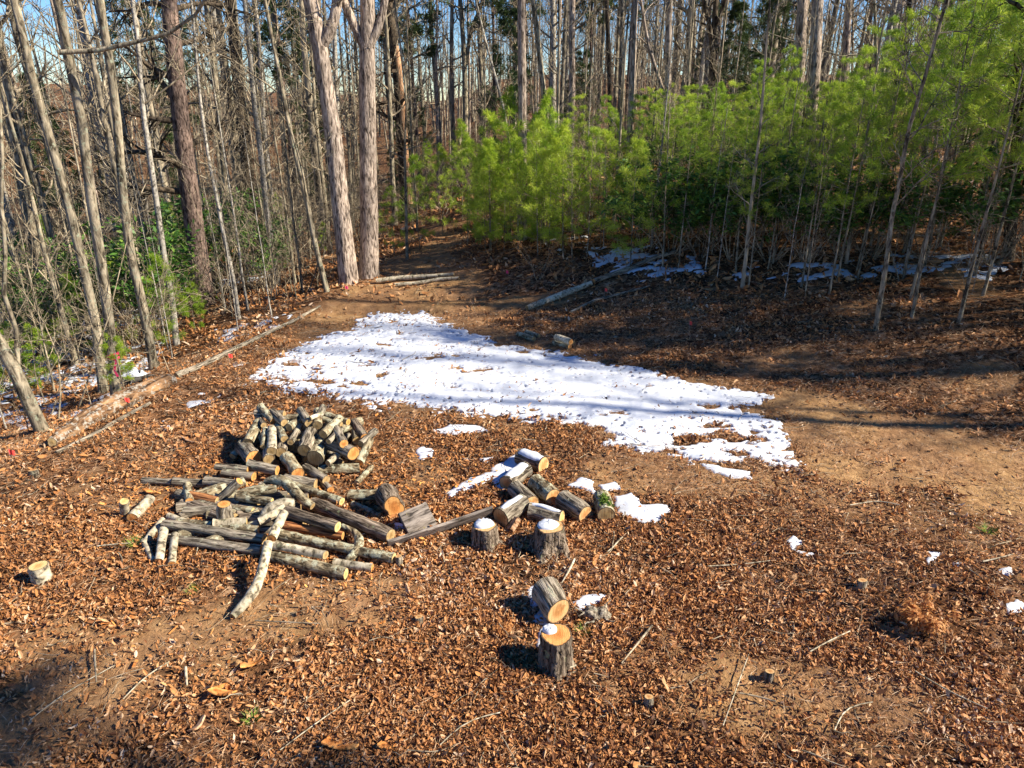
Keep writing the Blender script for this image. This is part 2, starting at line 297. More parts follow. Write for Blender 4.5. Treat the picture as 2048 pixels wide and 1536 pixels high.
# ------------------------------------------------------------------ snow (thin melting sheet with debris holes)
main = gp([(478, 765), (560, 705), (640, 672), (705, 662), (700, 640), (760, 628), (850, 628), (880, 650), (960, 668), (1010, 690), (1100, 699), (1180, 720), (1300, 742), (1420, 777), (1525, 790), (1525, 803), (1480, 815), (1510, 832), (1556, 850), (1572, 890), (1580, 925), (1500, 933), (1400, 925), (1350, 912), (1280, 905), (1240, 900), (1180, 893), (1150, 893), (1240, 872), (1200, 852), (1100, 848), (1000, 840), (900, 830), (850, 822), (790, 807), (700, 800), (620, 788), (540, 775)])
spots = [gp(p) for p in ([(828, 905), (845, 895), (866, 902), (864, 915), (840, 918)], [(980, 935), (1010, 925), (1040, 905), (1050, 930), (1020, 960), (1010, 985), (985, 965)],
    [(890, 985), (930, 965), (975, 945), (1000, 950), (960, 970), (900, 995)], [(1225, 992), (1262, 988), (1285, 1010), (1330, 1012), (1338, 1022), (1310, 1045), (1275, 1042), (1240, 1030)],
    [(1135, 970), (1165, 955), (1185, 965), (1190, 990), (1160, 975)], [(1195, 970), (1230, 965), (1240, 980), (1205, 985)], [(1570, 1085), (1588, 1074), (1600, 1083), (1585, 1098)],
    [(1845, 1120), (1855, 1105), (1880, 1106), (1876, 1122), (1855, 1130)], [(1990, 1142), (2020, 1136), (2020, 1146), (1998, 1152)], [(2012, 1215), (2035, 1200), (2060, 1205), (2050, 1225), (2018, 1228)],
    [(1060, 1180), (1078, 1170), (1082, 1210), (1068, 1215)], [(1060, 1235), (1085, 1222), (1100, 1232), (1085, 1245), (1062, 1243)], [(1140, 1205), (1200, 1188), (1215, 1192), (1190, 1208), (1160, 1225)],
    [(1590, 1102), (1625, 1108), (1610, 1116)], [(1900, 1125), (1930, 1128), (1915, 1136)], [(865, 862), (900, 850), (960, 852), (975, 862), (900, 868)], [(915, 915), (940, 920), (925, 925)], [(960, 920), (985, 915), (975, 930)],
    [(1740, 1505), (1775, 1505), (1765, 1515)], [(1390, 925), (1500, 945), (1510, 962), (1430, 945)], [(1070, 1290), (1085, 1262), (1092, 1275), (1082, 1310)], [(790, 1048), (815, 1045), (812, 1058), (792, 1060)])]
holes = [(at(a, b)[:2], r) for a, b, r in ((945, 740, .30), (870, 716, .16), (1222, 827, .22), (1245, 833, .1), (1450, 868, .42), (1395, 880, .28), (700, 770, .2), (640, 735, .2), (765, 690, .15), (1500, 880, .22), (1045, 705, .12), (1340, 905, .2), (590, 730, .2), (1060, 822, .1), (905, 712, .12), (1420, 815, .12), (1480, 905, .15))]
xs = np.arange(-6.2, 7.6, .018); ys = np.arange(3.4, 15.5, .018); X, Y = np.meshgrid(xs, ys, indexing='ij')
def smask(x, y):
    f = poly_sd(x, y, main) + .25 * fbm(x * 2.2, y * 2.6, 3) + .16 * fbm(x * 8, y * 15, 3) + .07 * vn(x * 22, y * 38)
    left = ss((.5 - x) / 3.5)
    f = np.minimum(f, .16 - .42 * (fbm(x * 2.6 + 3, y * 7.5, 4) - .34 + .34 * left) * 1.0)      # wind streaks of bare litter
    deb = vn(x * 13 + 3, y * 19) * .5 + vn(x * 27, y * 31 + 8) * .5
    edg = np.clip(1 - poly_sd(x, y, main) / .55, 0, 1); f = np.where(deb > .68 - .24 * left - .34 * edg, np.minimum(f, -.02), f)
    for (cx, cy), r in holes:
        f = np.minimum(f, np.hypot(x - cx, (y - cy) * 1.5) - r * (.62 + 1.5 * fbm(x * 6, y * 13, 3)))
    g = np.full(x.shape, -9.)
    for P in spots:
        P = np.array(P); bb = (x > P[:, 0].min() - .3) & (x < P[:, 0].max() + .3) & (y > P[:, 1].min() - .3) & (y < P[:, 1].max() + .3)
        g[bb] = np.maximum(g[bb], poly_sd(x[bb], y[bb], P) + .045 * fbm(x[bb] * 8, y[bb] * 8, 3) + .01)
    return np.maximum(f, g)
def snow_sheet(name, xs, ys, f, th, label, cat):
    X, Y = np.meshgrid(xs, ys, indexing='ij'); h = th * np.sqrt(np.clip(f, 0, .12) / .12) * (1 + .25 * fbm(X * 3, Y * 3, 2)) + np.where(f < 0, -.02, 0.004)
    V, F = grid(xs, ys, T(X, Y) + h); fr = f.ravel(); F = F[(fr[F].max(1) > 0)]
    u = np.unique(F); m_ = np.full(len(V), -1); m_[u] = np.arange(len(u))
    return tag(obj(name, mesh(name, V[u], m_[F]), M['snow']), label, cat, kind='stuff')
SF = smask(X, Y)
snow_sheet('snow_cover', xs, ys, SF, .022, 'thin melting snow sheet over the dirt clearing with blue tree shadows across it', 'snow')
def snow_at(x, y):
    i = np.clip(((x + 6.2) / .018).astype(int), 0, SF.shape[0] - 1); j = np.clip(((y - 3.4) / .018).astype(int), 0, SF.shape[1] - 1)
    ok = (x > -6.2) & (x < 7.5) & (y > 3.4) & (y < 15.4); return ok & (SF[i, j] > 0)
wood = [gp([(1440, 560), (1500, 535), (1640, 525), (1800, 510), (2047, 512), (2150, 520), (2150, 570), (2047, 565), (1900, 548), (1750, 560), (1600, 566)]), gp([(1180, 500), (1260, 485), (1340, 500), (1430, 530), (1420, 565), (1330, 560), (1250, 560), (1200, 540)]),
        gp([(1080, 478), (1180, 470), (1200, 500), (1100, 505)]), gp([(200, 610), (330, 590), (360, 640), (230, 660)]), gp([(0, 780), (200, 700), (330, 680), (200, 850), (60, 860), (0, 850)]), gp([(330, 590), (470, 540), (560, 520), (560, 545), (400, 600)]), gp([(0, 620), (120, 600), (250, 680), (330, 760), (230, 800), (0, 800)]), gp([(430, 660), (560, 630), (600, 625), (560, 655), (450, 690)]), gp([(300, 850), (380, 800), (480, 720), (500, 720), (420, 810), (320, 870)])]
xs2 = np.arange(-19, 17, .05); ys2 = np.arange(6, 24, .05); X2, Y2 = np.meshgrid(xs2, ys2, indexing='ij'); g = np.full(X2.shape, -9.)
for k_, P in enumerate(wood):
    g = np.maximum(g, np.minimum(poly_sd(X2, Y2, P) + .2 * fbm(X2 * 2, Y2 * 2, 3), (-.08 if k_ < 3 else -.03) - .9 * fbm(X2 * 3 + 7, Y2 * 5, 4)))
snow_sheet('woodland_snow', xs2, ys2, g, .018, 'patchy snow lying among dead leaves under the trees', 'snow')

# ------------------------------------------------------------------ leaf litter, straw and twigs
rng = np.random.RandomState(11)
def scatter(n_, r0, r1, keepf, p=1.0):
    a = R_(90) + (rng.rand(n_) - .5) * R_(100); r = np.sqrt(r0 * r0 + rng.rand(n_) * (r1 * r1 - r0 * r0)); x = np.cos(a) * r; y = np.sin(a) * r
    k = rng.rand(n_) < keepf(x, y); return x[k], y[k]
def leafden(x, y):
    d = 1 - .93 * dirt(x, y); d = d * (.30 + .70 * ss(.5 + 2.2 * fbm(x * .9, y * .9, 3))) * (.45 + .55 * ss(.6 + 2.4 * fbm(x * 5, y * 5, 2))); return np.where(snow_at(x, y), .045 * ss(.4 + 2.5 * fbm(x * 1.4 + 3, y * 1.4, 2)) + .004, d)
xl = []; yl = []; sl_ = []
for n_, r0, r1, s_ in ((188000, 2.4, 5.0, .0150), (188000, 5.0, 8.2, .0168), (114000, 8.2, 13, .022), (58000, 13, 22, .04), (22000, 22, 36, .08)):
    a, b_ = scatter(n_, r0, r1, leafden); xl.append(a); yl.append(b_); sl_.append(s_ * np.exp(np.clip(rng.randn(len(a)) * .46, -1, .95)) * np.where(snow_at(a, b_), .6, 1))
xl = np.concatenate(xl); yl = np.concatenate(yl); L = np.concatenate(sl_); n_ = len(xl)
W = L * (.20 + .26 * rng.rand(n_)); cl = (rng.rand(n_) - .3) * 2.2; fo = (rng.rand(n_) - .4) * 1.8
t = np.array([-1, -.45, -.45, -.45, .4, .4, .4, 1.]); sgn = np.array([0, -1, 0, 1, -1, 0, 1, 0.]); wd = np.array([0, .85, 0, .85, 1, 0, 1, 0])
lx = t[None] * L[:, None]; ly = sgn[None] * wd[None] * W[:, None] * (1 + .3 * (rng.rand(n_, 8) - .5)); lz = cl[:, None] * L[:, None] * (t[None] ** 2) * .7 + fo[:, None] * np.abs(ly)
yaw = rng.rand(n_) * 6.283; pit = rng.randn(n_) * .5; rol = rng.randn(n_) * .6
def rot(lx, ly, lz, yaw, pit, rol):
    y1 = ly * np.cos(rol) - lz * np.sin(rol); z1 = ly * np.sin(rol) + lz * np.cos(rol); x1 = lx * np.cos(pit) - z1 * np.sin(pit); z2 = lx * np.sin(pit) + z1 * np.cos(pit)
    return x1 * np.cos(yaw) - y1 * np.sin(yaw), x1 * np.sin(yaw) + y1 * np.cos(yaw), z2
wx, wy, wz = rot(lx, ly, lz, yaw[:, None], pit[:, None], rol[:, None])
Vl = np.stack([xl[:, None] + wx, yl[:, None] + wy, (T(xl, yl) + .004 + np.where(snow_at(xl, yl), .012, 0) + rng.rand(n_) * .03 - wz.min(1) * .6)[:, None] + wz], -1)
base = np.arange(n_)[:, None] * 8; q = np.concatenate([base + np.array([1, 4, 5, 2]), base + np.array([2, 5, 6, 3])]); tr = np.concatenate([base + np.array(v) for v in ([0, 1, 2], [0, 2, 3], [4, 7, 5], [5, 7, 6])])
A = Acc(); patch = .22 * fbm(xl * .6, yl * .6, 3) - .10 * np.exp(-(((xl - .6) / 3.2) ** 2 + ((yl - 6.6) / 1.6) ** 2)); A.add(Vl, q, tr, 0, tint=np.repeat(np.clip(rng.beta(2.0, 2.0, n_) + patch, 0, 1), 8))
xs_, ys_ = scatter(260000, 2.4, 13, lambda x, y: np.where(snow_at(x, y), .02, .25 + .75 * ss(.5 + 2 * fbm(x * .8 + 30, y * .8, 3)))); k = len(xs_); Ls = .02 + .05 * rng.rand(k); yw = rng.rand(k) * 6.283
dx = np.cos(yw) * Ls; dy = np.sin(yw) * Ls; z0 = T(xs_, ys_) + .008 + .03 * rng.rand(k); tl = rng.randn(k) * .012; wv = .0014
Vs = np.stack([np.stack([xs_ - dx, ys_ - dy, z0 - tl], -1), np.stack([xs_ - dy / Ls * wv, ys_ + dx / Ls * wv, z0 + .004], -1), np.stack([xs_ + dx, ys_ + dy, z0 + tl], -1), np.stack([xs_ + dy / Ls * wv, ys_ - dx / Ls * wv, z0 + .002], -1)], 1)
A.add(Vs, np.arange(k * 4).reshape(-1, 4), None, 1, tint=np.repeat(rng.rand(k), 4))
tag(obj('leaf_litter', A.build('leaf_litter', False), [M['leaf'], M['straw']]), 'curled brown oak leaves and pine straw covering the ground', 'dead leaves', kind='stuff')
def grow(rng, S, Dr, Ln, R0, k, wander, up, tip=.25):
    N = len(S); P = [S]; d = nrm(Dr)
    for i in range(k - 1):
        d = nrm(d + wander * rng.randn(N, 3) + np.array([0, 0, 1]) * up); P.append(P[-1] + d * (Ln / (k - 1))[:, None])
    t = np.linspace(0, 1, k)[None]; return np.stack(P, 1), R0[:, None] * (1 - (1 - tip) * t)
# pebbles and clods on the bare soil
xp_, yp_ = scatter(26000, 2.4, 18, lambda x, y: np.where(snow_at(x, y), 0, dirt(x, y) * .8 + .05)); k = len(xp_); sz = .006 * np.exp(rng.randn(k) * .55); o6 = np.array([[1, 0, 0], [0, 1, 0], [-1, 0, 0], [0, -1, 0], [0, 0, .8], [0, 0, -.8]])
Vp = o6[None] * sz[:, None, None] * (1 + .5 * (rng.rand(k, 6, 3) - .5)) + np.stack([xp_, yp_, T(xp_, yp_) + sz * .4], -1)[:, None]; f8 = np.array([[0, 1, 4], [1, 2, 4], [2, 3, 4], [3, 0, 4], [1, 0, 5], [2, 1, 5], [3, 2, 5], [0, 3, 5]])
tag(obj('pebbles', mesh('pebbles', Vp, None, (np.arange(k)[:, None, None] * 6 + f8[None]).reshape(-1, 3), attrs={'dirt': np.ones(k * 6)}), M['ground']), 'small stones and clods lying on the bare soil', 'pebbles', kind='stuff')
xt, yt = scatter(3600, 2.4, 20, lambda x, y: np.where(snow_at(x, y), .25, 1.0)); k = len(xt); yw = rng.rand(k) * 6.283
P, R = grow(rng, np.stack([xt, yt, T(xt, yt) + .03], -1), np.stack([np.cos(yw), np.sin(yw), np.zeros(k)], -1), .1 + .5 * rng.rand(k) ** 2.5, .002 + .005 * rng.rand(k) ** 2, 6, .22, 0)
P[:, :, 2] = T(P[:, :, 0], P[:, :, 1]) + .02 + .03 * rng.rand(k)[:, None] + .02 * rng.rand(k, 6); V, F = tubes(P, R, 4)
tag(obj('twig_litter', mesh('twig_litter', V, F), M['twig']), 'thin broken twigs scattered over the leaves', 'twigs', kind='stuff')

# ------------------------------------------------------------------ trees
def kids(rng, P, R, m, t0, t1, ang, rs, ls, Lp):
    """m children on every branch of P"""
    N, k, _ = P.shape; t = t0 + (t1 - t0) * (np.arange(m)[None] + rng.rand(N, m)) / m; f = t * (k - 1); i = np.clip(f.astype(int), 0, k - 2); u = (f - i)[..., None]
    n_ = np.arange(N)[:, None]; S = P[n_, i] * (1 - u) + P[n_, i + 1] * u; tg = nrm(P[n_, i + 1] - P[n_, i]); pr = nrm(np.cross(tg, rng.randn(N, m, 3)))
    a = (ang * (.75 + .5 * rng.rand(N, m)))[..., None]; D_ = tg * np.cos(a) + pr * np.sin(a)
    r = (R[n_, i] * rs).reshape(-1); L = (Lp[:, None] * ls * (1.15 - .75 * t) * (.6 + .7 * rng.rand(N, m))).reshape(-1)
    return S.reshape(-1, 3), D_.reshape(-1, 3), L, r
def trunk_pts(rng, h, lean=.03, k=14, sway=.012):
    z = np.linspace(0, 1, k) ** 1.15 * h; a = rng.rand() * 6.28; x = lean * z * math.cos(a); y = lean * z * math.sin(a); c = np.cumsum(rng.randn(k, 2) * sway * h / 6, 0); c -= c[0]
    return np.stack([x + c[:, 0], y + c[:, 1], z - .15], -1)
def branches(rng, TP, TR, n1, t0, len1, m2=6, m3=5, ang=1.0, up=.08, fine=.0035, k1=7, w1=.16):
    h = TP[-1, 2]; A = Acc(); S, D_, L, r = kids(rng, TP[None], TR[None], n1, t0, .97, ang, .42, 1, np.array([len1]))
    P1, R1 = grow(rng, S, D_, L, r, k1, w1, up); V, F = tubes(P1, np.maximum(R1, fine), 5); A.add(V, F)
    S, D_, L2, r = kids(rng, P1, R1, m2, .2, 1, .8, .6, .5, L); P2, R2 = grow(rng, S, D_, L2, r, 5, .2, up); V, F = tubes(P2, np.maximum(R2, fine), 3); A.add(V, F)
    if m3:
        S, D_, L3, r = kids(rng, P2, R2, m3, .2, 1, .8, .6, .55, L2); P3, R3 = grow(rng, S, D_, L3, r, 4, .2, up); V, F = tubes(P3, np.maximum(R3, fine), 3); A.add(V, F)
    return A
def trunk_mesh(rng, name, TP, TR, n=12, rough=.1, flare=.45):
    # resample for detail near the base, flare the root
    t = np.concatenate([np.linspace(0, .16, 8), np.linspace(.2, 1, 20)]) * (len(TP) - 1); i = np.clip(t.astype(int), 0, len(TP) - 2); u = (t - i)[:, None]
    P = TP[i] * (1 - u) + TP[i + 1] * u; R = TR[i] * (1 - u[:, 0]) + TR[i + 1] * u[:, 0]
    s_ = np.concatenate([[0], np.cumsum(np.linalg.norm(np.diff(P, axis=0), axis=1))]); R = R * (1 + flare * np.exp(-s_ / (3.0 * TR[0] + .05)))
    V, F = tubes(P[None], R[None], n, rough, rng); return mesh(name, V, F)
def bare_proto(seed, h, r0, n1, t0, len1, barkm, label, nm='bare_tree', **kw):
    rg = np.random.RandomState(seed); TP = trunk_pts(rg, h); TR = r0 * (1 - .8 * np.linspace(0, 1, len(TP)) ** 1.1)
    root = empty(nm, (0, 0, -500), label, 'tree')
    obj('trunk', trunk_mesh(rg, 'trunk', TP, TR, 9), M[barkm], root); obj('crown', branches(rg, TP, TR, n1, t0, len1, **kw).build('crown'), M['twig' if barkm != 'far' else 'far'], root); return root
def place(proto, x, y, rz, s, sz=None, label=None, group=None, used=set()):
    o = proto if proto.name not in used else copy_tree(proto); used.add(proto.name); used.add(o.name)
    o.location = (x, y, float(T(x, y))); o.rotation_euler = (0, 0, rz); o.scale = (s, s, sz or s)
    if callable(label): label = label(x, y, s, o)
    if label: o['label'] = label
    if group: o['group'] = group
    return o
def sect(px_, cuts, names): return names[int(np.searchsorted(cuts, px_))]
def wood_label(kind, where):
    def f(x, y, s, o):
        px_ = pxof(x, y, float(T(x, y)))[0]; far = 'near' if y < 17 else ('farther' if y < 30 else 'distant')
        if px_ < -60 or px_ > 2110: pl_ = 'outside the view'
        else: pl_ = sect(px_, [150, 330, 480, 640, 780, 960, 1150, 1400, 1680], ['at the far left edge', 'left of the taped trunk', 'around the purplish pine', 'left of the twin oaks', 'behind the twin oaks', 'behind the lane', 'behind the lone trunk', 'above the middle pines', 'around the thick pair of trunks', 'above the right hand pines'])
        return f'{far} {kind} {pl_}'.replace('thin leafless understory tree on the left slope', 'thin understory tree').replace('leafless tree trunk in the grey woods', 'grey woods trunk').replace('thin leafless', 'thin').replace('in the woods behind the clearing','')
    return f

# named trunks: photo pixels of the axis from the base up, width at base in photo px, bark, distance (None = where the base meets the ground), label
HERO = [
 ([(126, 668), (95, 570), (62, 440), (38, 300), (15, 190), (-10, 60)], 30, 'grey', None, 'thick tan trunk leaning left at the far left edge, behind the flagged tree', dict(n1=10)),
 ([(206, 785), (180, 640), (158, 560), (138, 480), (116, 410), (80, 290), (44, 171), (20, 60), (5, -20)], 21, 'grey', None, 'mossy grey trunk leaning left just behind the tree with pink flagging', {}),
 ([(232, 800), (217, 690), (202, 591), (183, 489), (171, 410), (150, 273), (133, 171), (116, 102), (104, 0)], 23, 'grey', None, 'blue grey trunk banded with pink flagging tape beside the rotten log', dict(n1=9, fork=((118, 105), [(160, 104), (205, 98), (260, 84), (310, 72), (350, 55), (400, 20)], 5))),
 ([(88, 862), (68, 810), (42, 745), (18, 700), (-14, 650), (-50, 560)], 30, 'grey', None, 'forked leaning trunk at the left edge near the end of the rotten log', dict(n1=3, fork=((36, 735), [(30, 660), (22, 590), (10, 520), (-2, 440), (-10, 330)], 5.5))),
 ([(408, 612), (397, 500), (383, 400), (366, 250), (352, 130), (338, 0)], 39, 'pine', None, 'stout purplish pine trunk, darkest and widest on the left slope', dict(n1=16, dead=1)),
 ([(308, 740), (296, 660), (284, 591), (268, 520), (255, 430), (240, 300), (232, 180), (215, 60)], 20, 'grey', None, 'crooked grey trunk at the front of the thin clump on the left slope', {}),
 ([(352, 690), (340, 610), (328, 537), (308, 400), (288, 280), (280, 205), (277, 100), (262, 0)], 13, 'pale', None, 'slim pale trunk right of the thin clump on the left slope', {}),
 ([(478, 638), (468, 570), (458, 513), (446, 450), (437, 400), (420, 308), (405, 190), (395, 60)], 8, 'pale', None, 'very thin white barked sapling trunk on the slope before the leafy beech', {}),
 ([(508, 482), (498, 380), (490, 280), (478, 200), (466, 90), (458, 0)], 25, 'dark', None, 'dark straight pine trunk, right one of two standing close together', dict(n1=14, dead=1)),
 ([(486, 482), (476, 350), (465, 239), (448, 120), (432, 0)], 18, 'grey', None, 'lighter trunk, left one of the two close dark pines', dict(n1=10, dead=1)),
 ([(655, 583), (640, 530), (629, 482), (612, 400), (600, 340), (581, 273), (554, 137), (526, 0)], 13, 'grey', None, 'slender leaning trunk just left of the twin oaks', dict(n1=8, fork=((620, 450), [(607, 320), (592, 290), (575, 240)], 3))),
 ([(698, 566), (690, 478), (678, 380), (668, 280), (652, 180), (640, 96), (628, 30), (616, -30)], 37, 'oak', None, 'massive furrowed trunk, left one of the twin oaks at the head of the clearing', dict(n1=8, fork=((638, 98), [(655, 80), (668, 40), (676, -10)], 14))),
 ([(737, 552), (738, 470), (737, 380), (735, 260), (733, 140), (734, 60), (734, -30)], 37, 'oak', None, 'massive furrowed trunk, right one of the twin oaks at the head of the clearing', dict(n1=8, fork=((732, 100), [(716, 70), (700, 30), (684, -10)], 11), fork2=((736, 95), [(752, 70), (764, 20), (772, -20)], 10))),
 ([(816, 442), (808, 340), (802, 240), (795, 150), (784, 60), (774, 0)], 24, 'dark', None, 'dark dead pine with its bark peeled off in a long orange stripe', dict(n1=18, dead=1, stripe=1)),
 ([(1046, 480), (1046, 360), (1045, 240), (1044, 120), (1043, 0)], 19, 'oak', None, 'straight trunk standing alone at the left end of the pine thicket', dict(n1=5)),
 ([(1104, 420), (1098, 308), (1088, 190), (1077, 85), (1066, 0)], 14, 'grey', None, 'grey trunk bending left just right of the lone straight trunk', dict(n1=8)),
 ([(1256, 400), (1258, 308), (1262, 171), (1266, 60), (1269, 0)], 15, 'oak', None, 'pale sunlit trunk rising behind the low middle pines', dict(n1=7)),
 ([(1328, 400), (1330, 300), (1334, 170), (1337, 0)], 15, 'oak', 20, 'grey trunk with a dark fork to its left above the thicket', dict(n1=7, fork=((1330, 200), [(1318, 150), (1302, 100), (1290, 30)], 5))),
 ([(1224, 400), (1221, 205), (1217, 100), (1214, 0)], 11, 'dark', 26, 'dark slim trunk left of the pale sunlit one behind the middle pines', dict(n1=7)),
 ([(1584, 420), (1594, 267), (1602, 120), (1608, 0)], 25, 'oak', 17, 'thick straight trunk, left one of the pair rising out of the thicket', dict(n1=6)),
 ([(1612, 420), (1625, 250), (1634, 120), (1643, 0)], 27, 'oak', 16.4, 'thick straight trunk, right one of the pair rising out of the thicket', dict(n1=6)),
 ([(1680, 300), (1690, 137), (1697, 0)], 15, 'oak', 26, 'trunk against blue sky right of the thick pair', dict(n1=7)),
 ([(1765, 420), (1775, 297), (1797, 150), (1820, 0)], 14, 'dark', 17, 'dark trunk leaning right above the thicket, right of the crooked thin one', dict(n1=7)),
 ([(1762, 420), (1760, 240), (1752, 120), (1750, 0)], 10, 'grey', 18, 'crooked thin trunk with one bent branch above the thicket', dict(n1=7, fork=((1757, 190), [(1740, 120), (1722, 105), (1700, 118)], 2.5))),
 ([(1850, 300), (1862, 80), (1872, 0)], 15, 'oak', 24, 'trunk rising behind the tall right hand pines', dict(n1=7)),
 ([(2015, 560), (2032, 290), (2045, 100), (2056, 0)], 24, 'dark', 12.5, 'dark trunk cut by the right edge of the view', dict(n1=10, dead=1)),
 ([(1412, 380), (1420, 205), (1430, 34), (1432, 0)], 14, 'dark', 24, 'dark forking trunk against blue sky above the thicket', dict(n1=8, fork=((1426, 110), [(1418, 50), (1408, 0)], 6), fork2=((1428, 60), [(1440, 30), (1448, -10)], 5))),
 ([(930, 345), (931, 220), (928, 103), (920, 0)], 14, 'grey', None, 'double stemmed grey trunk left of the lone straight trunk', dict(n1=9, fork=((932, 130), [(940, 60), (958, 20), (970, -20)], 5))),
 ([(1122, 330), (1123, 205), (1130, 60), (1132, 0)], 11, 'grey', 30, 'wavy grey trunk far behind the bending trunk', dict(n1=8)),
 ([(1036, 420), (1020, 300), (1008, 220), (990, 150), (965, 60)], 7, 'pale', 19, 'thin crooked sapling leaning left before the lone straight trunk', dict(n1=9)),
 ([(814, 520), (812, 400), (810, 300), (815, 200), (806, 120), (795, 40)], 7, 'grey', None, 'thin grey sapling stem in front of the peeled dead pine', dict(n1=9)),
 ([(1752, 660), (1762, 600), (1776, 520), (1790, 440), (1806, 350), (1816, 260)], 12, 'grey', None, 'slender grey tree stem leaning right on the bank', dict(n1=8)),
]
for hi, (pts, wpx, bk, dist, label, op) in enumerate(HERO):
    rg = np.random.RandomState(100 + hi); b0 = at(*pts[0]) if dist is None else at_depth(pts[0][0], pts[0][1], dist)
    Yd = b0[1]; P = np.array([at_depth(a, c, Yd) for a, c in pts])
    if dist is not None:  # carry the stem down to the ground
        gz = float(T(P[0, 0], Yd)); dirn = P[0] - P[1]; tt = max(0, (P[0, 2] - gz + .2) / max(.2, -dirn[2])); P = np.vstack([P[0] + dirn * tt * (np.array([.6, 1, 1])), P]) if tt > .05 else P
    P[0, 2] = min(P[0, 2], T(P[0, 0], Yd)) - .12
    f = pxof(*P[0])[2]; r0 = wpx * f / FPX / 2 * (.84 if bk == 'grey' else .95); P[1:, 1] += np.cumsum(rg.randn(len(P) - 1) * .05)
    top = P[-1]; d = nrm(P[-1] - P[-3] + np.array([0, 0, .3])); hh = 9 if r0 > .07 else 3.5; ext = [top + d * hh * q / 5 + rg.randn(3) * .12 for q in range(1, 6)]
    TP = np.vstack([P, ext]); s_ = np.concatenate([[0], np.cumsum(np.linalg.norm(np.diff(TP, axis=0), axis=1))]); TR = r0 * (1 - .82 * (s_ / s_[-1]) ** 1.2)
    # even resample
    q = np.linspace(0, s_[-1], 22); TP = np.stack([np.interp(q, s_, TP[:, j]) for j in range(3)], -1); TR = np.interp(q, s_, TR)
    root = empty('bare_tree' if bk not in ('pine', 'dark') else 'tall_pine', P[0], label, 'tree'); o0 = P[0]; TP = TP - o0
    obj('trunk', trunk_mesh(rg, 'trunk', TP, TR, 22 if wpx > 30 else 12, .09, .22), M[bk], root)
    A = branches(rg, TP, TR, op.get('n1', 8) + 9, .18 if op.get('dead') else (.42 if r0 > .05 else .25), (2.0 if op.get('dead') else 2.6) if r0 > .05 else 1.4, ang=1.25 if op.get('dead') else .9, fine=.0045, up=.0 if op.get('dead') else .07, m3=4)
    obj('crown', A.build('crown'), M['twig'] if not op.get('dead') else M['dark'], root)
    for fk in ('fork', 'fork2'):
        if fk in op:
            (jx, jy), fp, fw = op[fk]; FP = np.array([at_depth(jx, jy, Yd)] + [at_depth(a, c, Yd) for a, c in fp]) - o0; FP[1:, 1] += np.cumsum(rg.randn(len(FP) - 1) * .1)
            FP = np.vstack([FP, FP[-1] + nrm(FP[-1] - FP[-2] + np.array([0, 0, .2])) * 2.2]); s_ = np.concatenate([[0], np.cumsum(np.linalg.norm(np.diff(FP, axis=0), axis=1))]); q = np.linspace(0, s_[-1], 10)
            FP = np.stack([np.interp(q, s_, FP[:, j]) for j in range(3)], -1); FR = fw * 1.3 * f / FPX * .5 * np.linspace(1.25, .35, 10); V, F = tubes(FP[None], FR[None], 10, .08, rg)
            A2 = Acc(); A2.add(V, F); B2 = branches(rg, FP, FR, 8, .2, 1.2, m2=4, m3=3, fine=.004); A2.add(np.concatenate(B2.V), np.concatenate(B2.F4)); obj('limb', A2.build('limb'), M[bk], root)
    if op.get('stripe'):
        k = 14; sp_ = TP[1:9]; q = np.linspace(0, 7, k); SP = np.stack([np.interp(q, np.arange(8), sp_[:, j]) for j in range(3)], -1); SR = np.interp(q, np.arange(8), TR[1:9]); SP[:, 0] += SR * .45; SP[:, 1] -= SR * .35
        V, F = tubes(SP[None], (SR * .62)[None], 10, .2, rg); obj('peeled_wood', mesh('peeled_wood', V, F), M['peeled'], root)
    if 'flagging' in label and 'banded' in label:
        i0 = TP; V = []
        for (za, w_, tilt) in ((at_depth(222, 712, Yd)[2] - o0[2], .035, .25), (at_depth(222, 716, Yd)[2] - o0[2], .03, -.2)):
            cx = np.interp(za, TP[:, 2], TP[:, 0]); cy = np.interp(za, TP[:, 2], TP[:, 1]); r = np.interp(za, TP[:, 2], TR) * 1.16 + .004; a = np.arange(17) / 16 * 6.2832
            V.append([(cx + r * np.cos(t), cy + r * np.sin(t), za + w_ * s2 + tilt * r * np.cos(t)) for s2 in (-.6, .6) for t in a])
        AA = Acc(); i = np.arange(16)
        for v in V: AA.add(np.array(v), np.stack([i, i + 1, i + 18, i + 17], -1))
        tx = cx + r * .75; v = np.array([(tx + .02 * math.sin(q_ * 1.3) + s2 * .02, cy - r * .8 - .01 * q_, za - .045 * q_) for q_ in range(7) for s2 in (-1, 1)]); i = np.arange(6) * 2; AA.add(v, np.stack([i, i + 1, i + 3, i + 2], -1))
        obj('flagging_tape', AA.build('flagging_tape'), M['pink'], root)

WOODL = 'slender leafless trunk among many in the grey woods behind the clearing'
tall = [bare_proto(200 + i, 15 + 1.2 * i, .10 + .018 * i, 26, .28, 2.1, ('grey', 'oak', 'grey', 'pale', 'far')[i], WOODL, m2=5, m3=3, fine=.005) for i in range(5)]
mid = [bare_proto(220 + i, 7 + .8 * i, .036 + .006 * i, 20, .16, 1.3, ('grey', 'pale', 'grey', 'far')[i], WOODL, 'understory_tree', m2=5, m3=3, fine=.0035, ang=.8, up=.1) for i in range(4)]
sap = [bare_proto(240 + i, 3.2 + .6 * i, .013 + .003 * i, 14, .15, .9, ('twig', 'pale', 'grey')[i], WOODL, 'bare_sapling', m2=5, m3=2, fine=.0022, ang=.8, up=.1) for i in range(3)]
rr = np.random.RandomState(77); placed = []
def far_ok(x, y, d): return all((x - a) ** 2 + (y - b_) ** 2 > d * d for a, b_ in placed)
